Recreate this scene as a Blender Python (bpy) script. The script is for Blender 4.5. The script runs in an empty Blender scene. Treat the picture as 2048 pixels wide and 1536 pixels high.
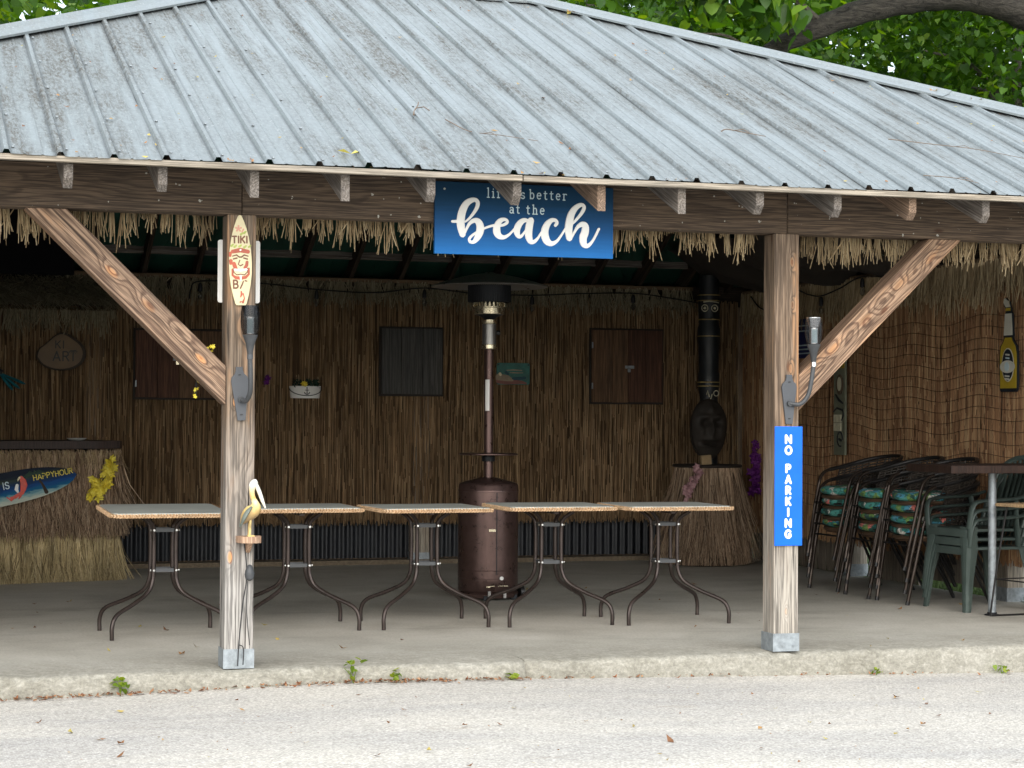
import bpy, bmesh, math, random
import numpy as np
from mathutils import Vector, Matrix, Euler
R = math.radians
PI = math.pi
rnd = random.Random(7)
scene = bpy.context.scene
col = scene.collection

# ------------------------------------------------------------------ camera
cam_data = bpy.data.cameras.new('camera')
cam_data.sensor_width = 36.0
cam_data.lens = 72.07
cam_data.clip_start = 0.1
cam_data.clip_end = 1500
cam = bpy.data.objects.new('camera', cam_data)
cam.location = (-1.819, -10.512, 1.297)
cam.rotation_euler = (R(90.950), R(-0.315), R(-17.405))
col.objects.link(cam)
scene.camera = cam

# ------------------------------------------------------------------ sky, sun, exposure
SUN_EL, SUN_AZ = 36.0, 195.0      # azimuth: degrees clockwise from +Y; the veiled sun stands high behind the camera, to its left
world = bpy.data.worlds.new('World')
scene.world = world
world.use_nodes = True
wn = world.node_tree.nodes
wl = world.node_tree.links
bg = wn['Background']
sky = wn.new('ShaderNodeTexSky')
sky.sky_type = 'NISHITA'
sky.sun_disc = False
sky.sun_elevation = R(SUN_EL)
sky.sun_rotation = R(SUN_AZ)
sky.air_density = 0.8
sky.dust_density = 3.0
sky.ozone_density = 1.0
cloud = wn.new('ShaderNodeMix'); cloud.data_type = 'RGBA'      # thin even cloud over the blue
cloud.inputs[0].default_value = 0.55
cloud.inputs[7].default_value = (7.1, 7.7, 7.8, 1)
wl.new(sky.outputs[0], cloud.inputs[6])
wl.new(cloud.outputs[2], bg.inputs[0])
bg.inputs[1].default_value = 0.11
sun_data = bpy.data.lights.new('sun', 'SUN')
sun_data.energy = 1.5
sun_data.angle = R(100)
sun_data.color = (1.0, 0.99, 0.955)
sun = bpy.data.objects.new('sun', sun_data)
az = R(SUN_AZ)
sdir = Vector((math.sin(az) * math.cos(R(SUN_EL)), math.cos(az) * math.cos(R(SUN_EL)), math.sin(R(SUN_EL))))
sun.rotation_euler = sdir.to_track_quat('Z', 'Y').to_euler()
col.objects.link(sun)
scene.view_settings.view_transform = 'Standard'
scene.view_settings.look = 'None'
scene.view_settings.gamma = 1.0
scene.view_settings.use_curve_mapping = False
scene.view_settings.exposure = 1.38
scene.render.engine = 'CYCLES'
scene.cycles.max_bounces = 8
scene.cycles.diffuse_bounces = 5

# ------------------------------------------------------------------ helpers: objects
def tag(o, label=None, cat=None, group=None, kind=None):
    if label: o['label'] = label
    if cat: o['category'] = cat
    if group: o['group'] = group
    if kind: o['kind'] = kind
    return o

def thing(name, label, cat, loc=(0, 0, 0), rz=0.0, group=None, rot=None):
    o = bpy.data.objects.new(name, None)
    o.empty_display_size = 0.1
    o.location = loc
    o.rotation_euler = rot if rot else (0, 0, rz)
    col.objects.link(o)
    return tag(o, label, cat, group)

CH = {}
def link(o, parent=None):
    col.objects.link(o)
    if parent is not None:
        o.parent = parent
        CH.setdefault(parent.name, []).append(o)
    return o

def copy_tree(o, parent=None):
    c = o.copy()
    link(c, parent)
    for ch in CH.get(o.name, []):
        copy_tree(ch, c)
    return c

class MB:
    """collects shapes, then builds one mesh object"""
    def __init__(s):
        s.v = []; s.f = []
    def add(s, vs, fs):
        b = len(s.v)
        s.v.extend([tuple(p) for p in vs])
        s.f.extend([tuple(i + b for i in f) for f in fs])
        return s
    def box(s, c, size, rot=None, bev=0.0):
        x, y, z = [d / 2 for d in size]
        if bev <= 0:
            vs = [(-x,-y,-z),(x,-y,-z),(x,y,-z),(-x,y,-z),(-x,-y,z),(x,-y,z),(x,y,z),(-x,y,z)]
            fs = [(3,2,1,0),(4,5,6,7),(0,1,5,4),(1,2,6,5),(2,3,7,6),(3,0,4,7)]
        else:
            bm = bmesh.new()
            bmesh.ops.create_cube(bm, size=1.0)
            for v in bm.verts: v.co = Vector((v.co.x*2*x, v.co.y*2*y, v.co.z*2*z))
            bmesh.ops.bevel(bm, geom=list(bm.edges), offset=bev, segments=2, affect='EDGES', profile=0.6)
            bm.verts.index_update()
            vs = [tuple(v.co) for v in bm.verts]; fs = [tuple(v.index for v in f.verts) for f in bm.faces]
            bm.free()
        m = rot.to_matrix() if isinstance(rot, Euler) else rot
        out = []
        for p in vs:
            p = Vector(p)
            if m is not None: p = m @ p
            out.append(p + Vector(c))
        return s.add(out, fs)
    def tube(s, pts, r, n=8, cap=True, flat=1.0):
        pts = [Vector(p) for p in pts]
        k = len(pts)
        rs = r if hasattr(r, '__len__') else [r] * k
        t0 = (pts[1] - pts[0]).normalized()
        up = Vector((0, 0, 1)) if abs(t0.z) < 0.9 else Vector((1, 0, 0))
        nrm = t0.cross(up).normalized()
        vs = []
        for i, p in enumerate(pts):
            if i == 0: t = pts[1] - pts[0]
            elif i == k - 1: t = pts[-1] - pts[-2]
            else: t = (pts[i + 1] - pts[i]).normalized() + (pts[i] - pts[i - 1]).normalized()
            t = t.normalized()
            nrm = (nrm - t * nrm.dot(t))
            if nrm.length < 1e-6: nrm = t.orthogonal()
            nrm = nrm.normalized()
            b = t.cross(nrm)
            for j in range(n):
                a = 2 * PI * j / n
                vs.append(p + nrm * math.cos(a) * rs[i] + b * math.sin(a) * rs[i] * flat)
        fs = []
        for i in range(k - 1):
            for j in range(n):
                fs.append((i*n + j, i*n + (j+1) % n, (i+1)*n + (j+1) % n, (i+1)*n + j))
        if cap:
            fs.append(tuple(reversed(range(n)))); fs.append(tuple((k-1)*n + j for j in range(n)))
        return s.add(vs, fs)
    def lathe(s, prof, n=24, c=(0, 0, 0), cap=True, a0=0.0, a1=2*PI):
        full = abs(a1 - a0 - 2*PI) < 1e-6
        m = n if full else n + 1
        vs = []
        for (r, z) in prof:
            for j in range(m):
                a = a0 + (a1 - a0) * j / n
                vs.append((c[0] + r*math.cos(a), c[1] + r*math.sin(a), c[2] + z))
        fs = []
        for i in range(len(prof) - 1):
            for j in range(n):
                q = (j + 1) % m
                fs.append((i*m + j, i*m + q, (i+1)*m + q, (i+1)*m + j))
        if cap and full:
            fs.append(tuple(reversed(range(m)))); fs.append(tuple((len(prof)-1)*m + j for j in range(m)))
        return s.add(vs, fs)
    def prism(s, outline, y0, y1, axis='y', fn=None):
        """extrude a 2-D outline (x, z) from y0 to y1 (front at y0)"""
        n = len(outline)
        ar = sum(outline[i][0]*outline[(i+1) % n][1] - outline[(i+1) % n][0]*outline[i][1] for i in range(n))
        if ar < 0: outline = list(reversed(outline))
        vs = [(x, y0, z) for x, z in outline] + [(x, y1, z) for x, z in outline]
        if axis == 'x': vs = [(y, x, z) for x, y, z in vs]
        if axis == 'z': vs = [(x, z, y) for x, y, z in vs]
        if fn: vs = [fn(*p) for p in vs]
        fs = [tuple(range(n)), tuple(reversed(range(n, 2*n)))]
        for i in range(n):
            j = (i + 1) % n
            fs.append((j, i, i + n, j + n))
        return s.add(vs, fs)
    def strand(s, p, d, L, w, bend=0.0, n=2, taper=0.35, rr=rnd):
        """a thin three-sided tapering blade of straw"""
        p = Vector(p); d = Vector(d).normalized()
        side = d.orthogonal().normalized()
        side.rotate(Matrix.Rotation(rr.uniform(0, 2*PI), 3, d))
        pts = []
        for i in range(n + 1):
            t = i / n
            pts.append(p + d * (L * t) + side * (bend * L * t * t))
        rs = [w * (1 - (1 - taper) * i / n) for i in range(n + 1)]
        return s.tube(pts, rs, n=3, cap=False)
    def stroke(s, pts, t=0.003, base=0.0, fn=None):
        """raised flattened brush stroke: pts are (x, z, halfwidth) in a sign's plane, y is towards the front"""
        P = [(Vector((p[0], p[1])), p[2]) for p in pts]
        rows = []
        k = len(P)
        def cross(c, nrm, w, hgt):
            row = []
            for a, h in ((-1, 0), (-0.86, .85), (0, 1), (.86, .85), (1, 0)):
                q = c + nrm * (a * w)
                row.append((q.x, -(base + h * hgt), q.y))
            return row
        tang = []
        for i in range(k):
            a = P[max(i-1, 0)][0]; b = P[min(i+1, k-1)][0]
            d = (b - a)
            tang.append(d.normalized() if d.length > 1e-9 else Vector((1, 0)))
        def nn(tv): return Vector((-tv.y, tv.x))
        w0, w1 = P[0][1], P[-1][1]
        for a in (-1.0, -0.7, -0.3):
            rows.append(cross(P[0][0] + tang[0]*w0*a, nn(tang[0]), w0*math.sqrt(max(0.0025, 1-a*a)), t))
        for i in range(k): rows.append(cross(P[i][0], nn(tang[i]), P[i][1], t))
        for a in (0.3, 0.7, 1.0):
            rows.append(cross(P[-1][0] + tang[-1]*w1*a, nn(tang[-1]), w1*math.sqrt(max(0.0025, 1-a*a)), t))
        vs = [p for row in rows for p in row]
        if fn: vs = [fn(*p) for p in vs]
        fs = []
        for i in range(len(rows) - 1):
            for j in range(4):
                fs.append((i*5 + j, (i+1)*5 + j, (i+1)*5 + j + 1, i*5 + j + 1))
        return s.add(vs, fs)
    def build(s, name, mat, parent=None, smooth=False, loc=None, rot=None):
        me = bpy.data.meshes.new(name)
        me.from_pydata([tuple(p) for p in s.v], [], s.f)
        me.materials.append(mat)
        if smooth:
            me.polygons.foreach_set('use_smooth', [True] * len(me.polygons))
            try: me.set_sharp_from_angle(angle=R(40))
            except Exception: pass
        me.update()
        o = bpy.data.objects.new(name, me)
        if loc: o.location = loc
        if rot: o.rotation_euler = rot
        return link(o, parent)

def smooth_path(pts, sub=6):
    """Catmull-Rom through points of any dimension"""
    P = [np.array(p, float) for p in pts]
    P = [2*P[0]-P[1]] + P + [2*P[-1]-P[-2]]
    out = []
    for i in range(1, len(P) - 2):
        for k in range(sub):
            t = k / sub
            a, b, c, d = P[i-1], P[i], P[i+1], P[i+2]
            out.append(0.5*((2*b) + (-a+c)*t + (2*a-5*b+4*c-d)*t*t + (-a+3*b-3*c+d)*t**3))
    out.append(P[-2])
    return [tuple(float(v) for v in q) for q in out]

# ------------------------------------------------------------------ helpers: materials
def nodes_of(name):
    m = bpy.data.materials.new(name); m.use_nodes = True
    nt = m.node_tree
    return m, nt, nt.nodes, nt.links, nt.nodes['Principled BSDF']

def ramp(nt, fac, stops, interp='LINEAR'):
    r = nt.nodes.new('ShaderNodeValToRGB')
    cr = r.color_ramp
    cr.interpolation = interp
    while len(cr.elements) < len(stops): cr.elements.new(0.5)
    for e, (p, c) in zip(cr.elements, stops):
        e.position = p
        e.color = (c[0], c[1], c[2], 1) if hasattr(c, '__len__') else (c, c, c, 1)
    nt.links.new(fac, r.inputs[0])
    return r.outputs[0]

def mixc(nt, fac, a, b, mode='MIX'):
    n = nt.nodes.new('ShaderNodeMix'); n.data_type = 'RGBA'; n.blend_type = mode
    for sock, v in ((n.inputs[0], fac), (n.inputs[6], a), (n.inputs[7], b)):
        if hasattr(v, 'links') or hasattr(v, 'is_output'): nt.links.new(v, sock)
        elif hasattr(v, '__len__'): sock.default_value = (v[0], v[1], v[2], 1)
        else: sock.default_value = v
    return n.outputs[2]

def coords(nt, scale=(1, 1, 1), kind='Object', rot=(0, 0, 0), jitter=False):
    tc = nt.nodes.new('ShaderNodeTexCoord')
    mp = nt.nodes.new('ShaderNodeMapping')
    mp.inputs['Scale'].default_value = scale
    mp.inputs['Rotation'].default_value = rot
    src = tc.outputs[kind]
    if jitter:
        oi = nt.nodes.new('ShaderNodeObjectInfo')
        vm = nt.nodes.new('ShaderNodeVectorMath'); vm.operation = 'SCALE'
        vm.inputs[0].default_value = (3.1, 7.7, 13.3)
        nt.links.new(oi.outputs['Random'], vm.inputs['Scale'])
        va = nt.nodes.new('ShaderNodeVectorMath'); va.operation = 'ADD'
        nt.links.new(src, va.inputs[0]); nt.links.new(vm.outputs[0], va.inputs[1])
        src = va.outputs[0]
    nt.links.new(src, mp.inputs[0])
    return mp.outputs[0]

def noise(nt, vec, scale=5, detail=4, rough=0.55, dist=0.0):
    n = nt.nodes.new('ShaderNodeTexNoise')
    n.inputs['Scale'].default_value = scale; n.inputs['Detail'].default_value = detail
    n.inputs['Roughness'].default_value = rough; n.inputs['Distortion'].default_value = dist
    nt.links.new(vec, n.inputs['Vector'])
    return n.outputs[0]

def mth(nt, op, a, b=None):
    n = nt.nodes.new('ShaderNodeMath'); n.operation = op
    for i, v in enumerate((a, b)):
        if v is None: continue
        if hasattr(v, 'is_output'): nt.links.new(v, n.inputs[i])
        else: n.inputs[i].default_value = v
    return n.outputs[0]

def bump(nt, height, bsdf, strength=0.3, dist=0.01):
    b = nt.nodes.new('ShaderNodeBump')
    b.inputs['Strength'].default_value = strength; b.inputs['Distance'].default_value = dist
    nt.links.new(height, b.inputs['Height']); nt.links.new(b.outputs[0], bsdf.inputs['Normal'])

def paint(name, c, rough=0.5, metal=0.0, var=0.25, scale=12, bmp=0.1, spec=None, stretch=(1, 1, 1), dirt=None):
    """a coloured surface with uneven wear"""
    m, nt, N, L, b = nodes_of(name)
    v = coords(nt, stretch, jitter=True)
    f = noise(nt, v, scale, 5, 0.6)
    f2 = noise(nt, v, scale * 6, 3, 0.6)
    lo = tuple(x * (1 - var) for x in c); hi = tuple(min(1, x * (1 + var)) for x in c)
    cc = ramp(nt, f, [(0.3, lo), (0.7, hi)])
    if dirt:
        cc = mixc(nt, ramp(nt, f2, [(0.55, 0.0), (0.75, 0.6)]), cc, dirt)
    L.new(cc, b.inputs['Base Color'])
    b.inputs['Roughness'].default_value = rough; b.inputs['Metallic'].default_value = metal
    rr = ramp(nt, f, [(0.3, max(0.02, rough - 0.1)), (0.7, min(1, rough + 0.12))])
    L.new(rr, b.inputs['Roughness'])
    if spec is not None: b.inputs['Specular IOR Level'].default_value = spec
    if bmp: bump(nt, f2, b, bmp, 0.004)
    return m

def straw(name, stops, rough=0.75, vary=0.35):
    """each blade (mesh island) has a shade of its own"""
    m, nt, N, L, b = nodes_of(name)
    g = N.new('ShaderNodeNewGeometry')
    c = ramp(nt, g.outputs['Random Per Island'], stops)
    v = coords(nt, (1, 1, 0.35))
    f = noise(nt, v, 9, 4, 0.6)
    c2 = mixc(nt, 1.0, c, ramp(nt, f, [(0.3, 1 - vary), (0.7, 1 + vary * 0.3)]), 'MULTIPLY')
    L.new(c2, b.inputs['Base Color'])
    b.inputs['Roughness'].default_value = rough
    b.inputs['Specular IOR Level'].default_value = 0.25
    return m

def wood(name, pale, dark, ring=0.016, weather=None, wz=(0.3, 1.2), rough=0.75, pith=(0.05, 0.09), contrast=0.8, knots=True, zstretch=0.5, wob=0.13, cracks=0.0, specks=0.0, warm=0.0, eyes=()):
    """timber with growth rings about a pith that runs along local Z"""
    m, nt, N, L, b = nodes_of(name)
    v = coords(nt, (1, 1, 1), jitter=False)
    oi = N.new('ShaderNodeObjectInfo')
    vm = N.new('ShaderNodeVectorMath'); vm.operation = 'SCALE'
    vm.inputs[0].default_value = (0.0, 0.0, 17.0)
    L.new(oi.outputs['Random'], vm.inputs['Scale'])
    va = N.new('ShaderNodeVectorMath'); va.operation = 'ADD'
    L.new(v, va.inputs[0]); L.new(vm.outputs[0], va.inputs[1])
    vj = va.outputs[0]
    mp = N.new('ShaderNodeMapping'); mp.inputs['Scale'].default_value = (5.0, 5.0, zstretch)
    L.new(vj, mp.inputs[0])
    n1 = N.new('ShaderNodeTexNoise'); n1.inputs['Scale'].default_value = 1.0; n1.inputs['Detail'].default_value = 3
    L.new(mp.outputs[0], n1.inputs['Vector'])
    sep = N.new('ShaderNodeSeparateXYZ'); L.new(v, sep.inputs[0])
    sc = N.new('ShaderNodeSeparateColor'); L.new(n1.outputs['Color'], sc.inputs[0])
    px_ = mth(nt, 'ADD', mth(nt, 'ADD', sep.outputs[0], pith[0]), mth(nt, 'MULTIPLY', mth(nt, 'SUBTRACT', sc.outputs[0], 0.5), wob))
    py_ = mth(nt, 'ADD', mth(nt, 'ADD', sep.outputs[1], pith[1]), mth(nt, 'MULTIPLY', mth(nt, 'SUBTRACT', sc.outputs[1], 0.5), wob))
    rad = mth(nt, 'SQRT', mth(nt, 'ADD', mth(nt, 'MULTIPLY', px_, px_), mth(nt, 'MULTIPLY', py_, py_)))
    eye_c = None
    for (ex, ez, er, hot) in eyes:      # knots: the grain flows round them and the heart is resinous orange
        dx = mth(nt, 'DIVIDE', mth(nt, 'SUBTRACT', sep.outputs[0], ex), er)
        dz = mth(nt, 'DIVIDE', mth(nt, 'SUBTRACT', sep.outputs[2], ez), er * 2.6)
        d2 = mth(nt, 'ADD', mth(nt, 'MULTIPLY', dx, dx), mth(nt, 'MULTIPLY', dz, dz))
        gs = mth(nt, 'POWER', 2.718, mth(nt, 'MULTIPLY', d2, -0.45))
        rad = mth(nt, 'ADD', rad, mth(nt, 'MULTIPLY', gs, 0.055))
        k_ = mth(nt, 'MULTIPLY', ramp(nt, d2, [(0.15, 1.0), (0.9, 0.0)]), hot)
        eye_c = k_ if eye_c is None else mth(nt, 'MAXIMUM', eye_c, k_)
    fr = mth(nt, 'FRACT', mth(nt, 'DIVIDE', rad, ring))
    mp2 = N.new('ShaderNodeMapping'); mp2.inputs['Scale'].default_value = (140, 140, 4)
    L.new(vj, mp2.inputs[0])
    fib = noise(nt, mp2.outputs[0], 1.0, 3, 0.6)
    mp3 = N.new('ShaderNodeMapping'); mp3.inputs['Scale'].default_value = (9, 9, 1.6)
    L.new(vj, mp3.inputs[0])
    blot = noise(nt, mp3.outputs[0], 1.0, 4, 0.6)
    g = ramp(nt, fr, [(0.0, 0.0), (0.45, 0.12), (0.74, 1.0), (0.90, 0.85), (1.0, 0.0)])
    g2 = mth(nt, 'MULTIPLY', g, contrast)
    c = mixc(nt, g2, pale, dark)
    c = mixc(nt, ramp(nt, fib, [(0.42, 0.7), (0.58, 0.0)]), c, tuple(x * 0.45 for x in dark))
    c = mixc(nt, 1.0, c, ramp(nt, blot, [(0.3, (0.72, 0.72, 0.74)), (0.7, (1.18, 1.12, 1.06))]), 'MULTIPLY')
    if knots:
        mp4 = N.new('ShaderNodeMapping'); mp4.inputs['Scale'].default_value = (7, 7, 2.6)
        L.new(vj, mp4.inputs[0])
        vo = N.new('ShaderNodeTexVoronoi'); vo.inputs['Scale'].default_value = 1.0
        L.new(mp4.outputs[0], vo.inputs['Vector'])
        kf = ramp(nt, vo.outputs['Distance'], [(0.05, 1.0), (0.12, 0.0)])
        c = mixc(nt, mth(nt, 'MULTIPLY', kf, 0.8), c, (dark[0]*0.8, dark[1]*0.5, dark[2]*0.35))
    if warm:
        c = mixc(nt, mth(nt, 'MULTIPLY', mth(nt, 'MULTIPLY', ramp(nt, blot, [(0.54, 0.0), (0.66, 1.0)]), mth(nt, 'SUBTRACT', 1.0, g)), warm), c, (.50, .25, .11))
    if weather:
        rm = N.new('ShaderNodeMapRange'); rm.inputs[1].default_value = wz[0] + 0.4; rm.inputs[2].default_value = wz[1] + 0.4
        rm.inputs[3].default_value = 1.0; rm.inputs[4].default_value = 0.0
        L.new(mth(nt, 'ADD', sep.outputs[2], mth(nt, 'MULTIPLY', blot, 0.8)), rm.inputs[0])
        wcol = mixc(nt, mth(nt, 'MULTIPLY', g, 0.38), weather, tuple(x * 0.5 for x in weather))
        wcol = mixc(nt, ramp(nt, fib, [(0.40, 0.8), (0.56, 0.0)]), wcol, tuple(x * 0.28 for x in weather))
        c = mixc(nt, mth(nt, 'MULTIPLY', rm.outputs[0], 0.9), c, wcol)
    if eye_c is not None:
        c = mixc(nt, eye_c, c, mixc(nt, g, (.60, .30, .13), (.22, .075, .03)))
    if cracks:
        mp5 = N.new('ShaderNodeMapping'); mp5.inputs['Scale'].default_value = (48, 48, 0.9)
        L.new(vj, mp5.inputs[0])
        cn = noise(nt, mp5.outputs[0], 1.0, 2, 0.5, 0.6)
        c = mixc(nt, mth(nt, 'MULTIPLY', ramp(nt, cn, [(0.335, 1.0), (0.375, 0.0)]), cracks), c, (.018, .014, .011))
    if specks:
        sn = noise(nt, v, 26, 2, 0.5)
        c = mixc(nt, ramp(nt, sn, [(0.715, 0.0), (0.74, specks)]), c, (.55, .55, .50))
    L.new(c, b.inputs['Base Color'])
    b.inputs['Roughness'].default_value = rough
    b.inputs['Specular IOR Level'].default_value = 0.3
    hgt = mth(nt, 'ADD', mth(nt, 'MULTIPLY', g, -0.6), fib)
    bump(nt, hgt, b, 0.45, 0.003)
    return m

def timber(name, p0, p1, w, d, mat, parent, face=(0, -1, 0), clips=(), bev=0.004, bow=0.0):
    """squared timber from p0 to p1: w across, d along `face`; local Z runs along it; clips are (point, normal) with the outside of the normal cut away"""
    p0, p1 = Vector(p0), Vector(p1)
    z = (p1 - p0).normalized(); L = (p1 - p0).length
    y = -Vector(face); y = (y - z * y.dot(z)).normalized()
    x = y.cross(z)
    M = Matrix((x, y, z)).transposed()
    bm = bmesh.new()
    bmesh.ops.create_cube(bm, size=1.0)
    for v in bm.verts: v.co = Vector((v.co.x * w, v.co.y * d, (v.co.z + 0.5) * L))
    for (pt, nr) in clips:
        lp = M.transposed() @ (Vector(pt) - p0); ln = M.transposed() @ Vector(nr)
        res = bmesh.ops.bisect_plane(bm, geom=list(bm.verts)+list(bm.edges)+list(bm.faces), plane_co=lp, plane_no=ln, clear_outer=True)
        es = [e for e in bm.edges if e.is_boundary]
        if es: bmesh.ops.holes_fill(bm, edges=es, sides=0)
    if bev: bmesh.ops.bevel(bm, geom=list(bm.edges), offset=bev, segments=1, affect='EDGES')
    me = bpy.data.meshes.new(name); bm.to_mesh(me); bm.free()
    me.materials.append(mat)
    o = bpy.data.objects.new(name, me)
    o.location = p0; o.rotation_euler = M.to_euler()
    return link(o, parent)

# ------------------------------------------------------------------ lettering: strokes in a unit box
def arc(cx, cy, rx, ry, a0, a1, n=10):
    return [(cx + rx*math.cos(R(a0 + (a1-a0)*i/n)), cy + ry*math.sin(R(a0 + (a1-a0)*i/n))) for i in range(n+1)]
FONT = {
 'N': (0.76, [[(0,0),(0,1)],[(0.04,1),(.72,0)],[(.76,0),(.76,1)]]),
 'O': (0.84, [arc(.42,.5,.42,.5,90,450,24)]),
 'P': (0.60, [[(0,0),(0,1)],[(0,1),(.3,1)]+arc(.32,.74,.27,.26,90,-90,8)+[(0,.48)]]),
 'A': (0.74, [[(0,0),(.37,1)],[(.37,1),(.74,0)],[(.15,.3),(.59,.3)]]),
 'R': (0.62, [[(0,0),(0,1)],[(0,1),(.3,1)]+arc(.32,.75,.26,.25,90,-90,8)+[(0,.5)],[(.28,.5),(.62,0)]]),
 'K': (0.62, [[(0,0),(0,1)],[(.6,1),(.03,.45)],[(.2,.58),(.62,0)]]),
 'I': (0.0, [[(0,0),(0,1)]]),
 'G': (0.80, [arc(.42,.5,.42,.5,45,330,18)+[(.8,.42),(.5,.42)]]),
 'T': (0.62, [[(0,1),(.62,1)],[(.31,1),(.31,0)]]),
 'B': (0.58, [[(0,0),(0,1)],[(0,1),(.26,1)]+arc(.28,.76,.22,.24,90,-90,8)+[(0,.52)],[(0,.52),(.28,.52)]+arc(.3,.26,.26,.26,90,-90,8)+[(0,0)]]),
 'H': (0.62, [[(0,0),(0,1)],[(.62,0),(.62,1)],[(0,.52),(.62,.52)]]),
 'Y': (0.64, [[(0,1),(.32,.48)],[(.64,1),(.32,.48)],[(.32,.48),(.32,0)]]),
 'U': (0.62, [[(0,1),(0,.3)]+arc(.31,.3,.31,.3,180,360,10)+[(.62,1)]]),
 'S': (0.55, [arc(.28,.75,.25,.25,20,270,10)+arc(.28,.25,.27,.25,90,-160,10)]),
 ' ': (0.35, []),
 # slab-serif lower case
 'l': (0.22, [[(.11,0),(.11,1)],[(0,0),(.22,0)],[(.01,.97),(.11,1)]]),
 'i': (0.22, [[(.11,0),(.11,.64)],[(0,0),(.22,0)],[(.01,.62),(.11,.64)],[(.11,.88),(.11,.90)]]),
 'f': (0.36, [[(.13,0),(.13,.75)]+arc(.28,.78,.15,.2,180,60,6),[(0,.62),(.32,.62)],[(.02,0),(.26,0)]]),
 'e': (0.46, [[(.02,.36),(.45,.36)]+arc(.235,.33,.215,.32,8,310,14)]),
 's': (0.40, [arc(.2,.48,.17,.16,20,270,8)+arc(.2,.16,.18,.16,90,-160,8)]),
 'b': (0.50, [[(.08,0),(.08,1)],[(0,.97),(.08,1)],arc(.27,.32,.2,.32,150,-150,14)]),
 't': (0.36, [[(.14,.85),(.14,.14)]+arc(.26,.13,.12,.13,180,300,6),[(0,.63),(.32,.63)]]),
 'r': (0.40, [[(.1,0),(.1,.64)],[(0,0),(.22,0)],[(0,.62),(.1,.64)],arc(.28,.42,.18,.22,170,50,6)]),
 'a': (0.46, [arc(.22,.46,.18,.18,150,0,6)+[(.4,.05),(.46,0)],arc(.2,.18,.18,.18,60,390,12)]),
 'h': (0.52, [[(.09,0),(.09,1)],[(0,.97),(.09,1)],[(0,0),(.2,0)],arc(.26,.42,.17,.22,170,0,8)+[(.43,0)],[(.34,0),(.52,0)]]),
}
def letter(mb, ch, x, z, h, w, t=0.003, base=0.0, fn=None, k=0):
    adv, strokes = FONT[ch]
    for i, st in enumerate(strokes):
        pts = [(x + a*h, z + b_*h, w) for a, b_ in st]
        if len(pts) == 2:
            a, b_ = pts
            pts = [a, tuple((p+q)/2 for p, q in zip(a, b_)), b_]
        mb.stroke(pts, t * (1 + 0.13*i), base, fn)
    return adv * h
def word(mb, text, x, z, h, w, gap=0.3, t=0.003, base=0.0, fn=None):
    for ch in text:
        x += letter(mb, ch, x, z, h, w, t, base, fn) + gap * h
    return x

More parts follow.
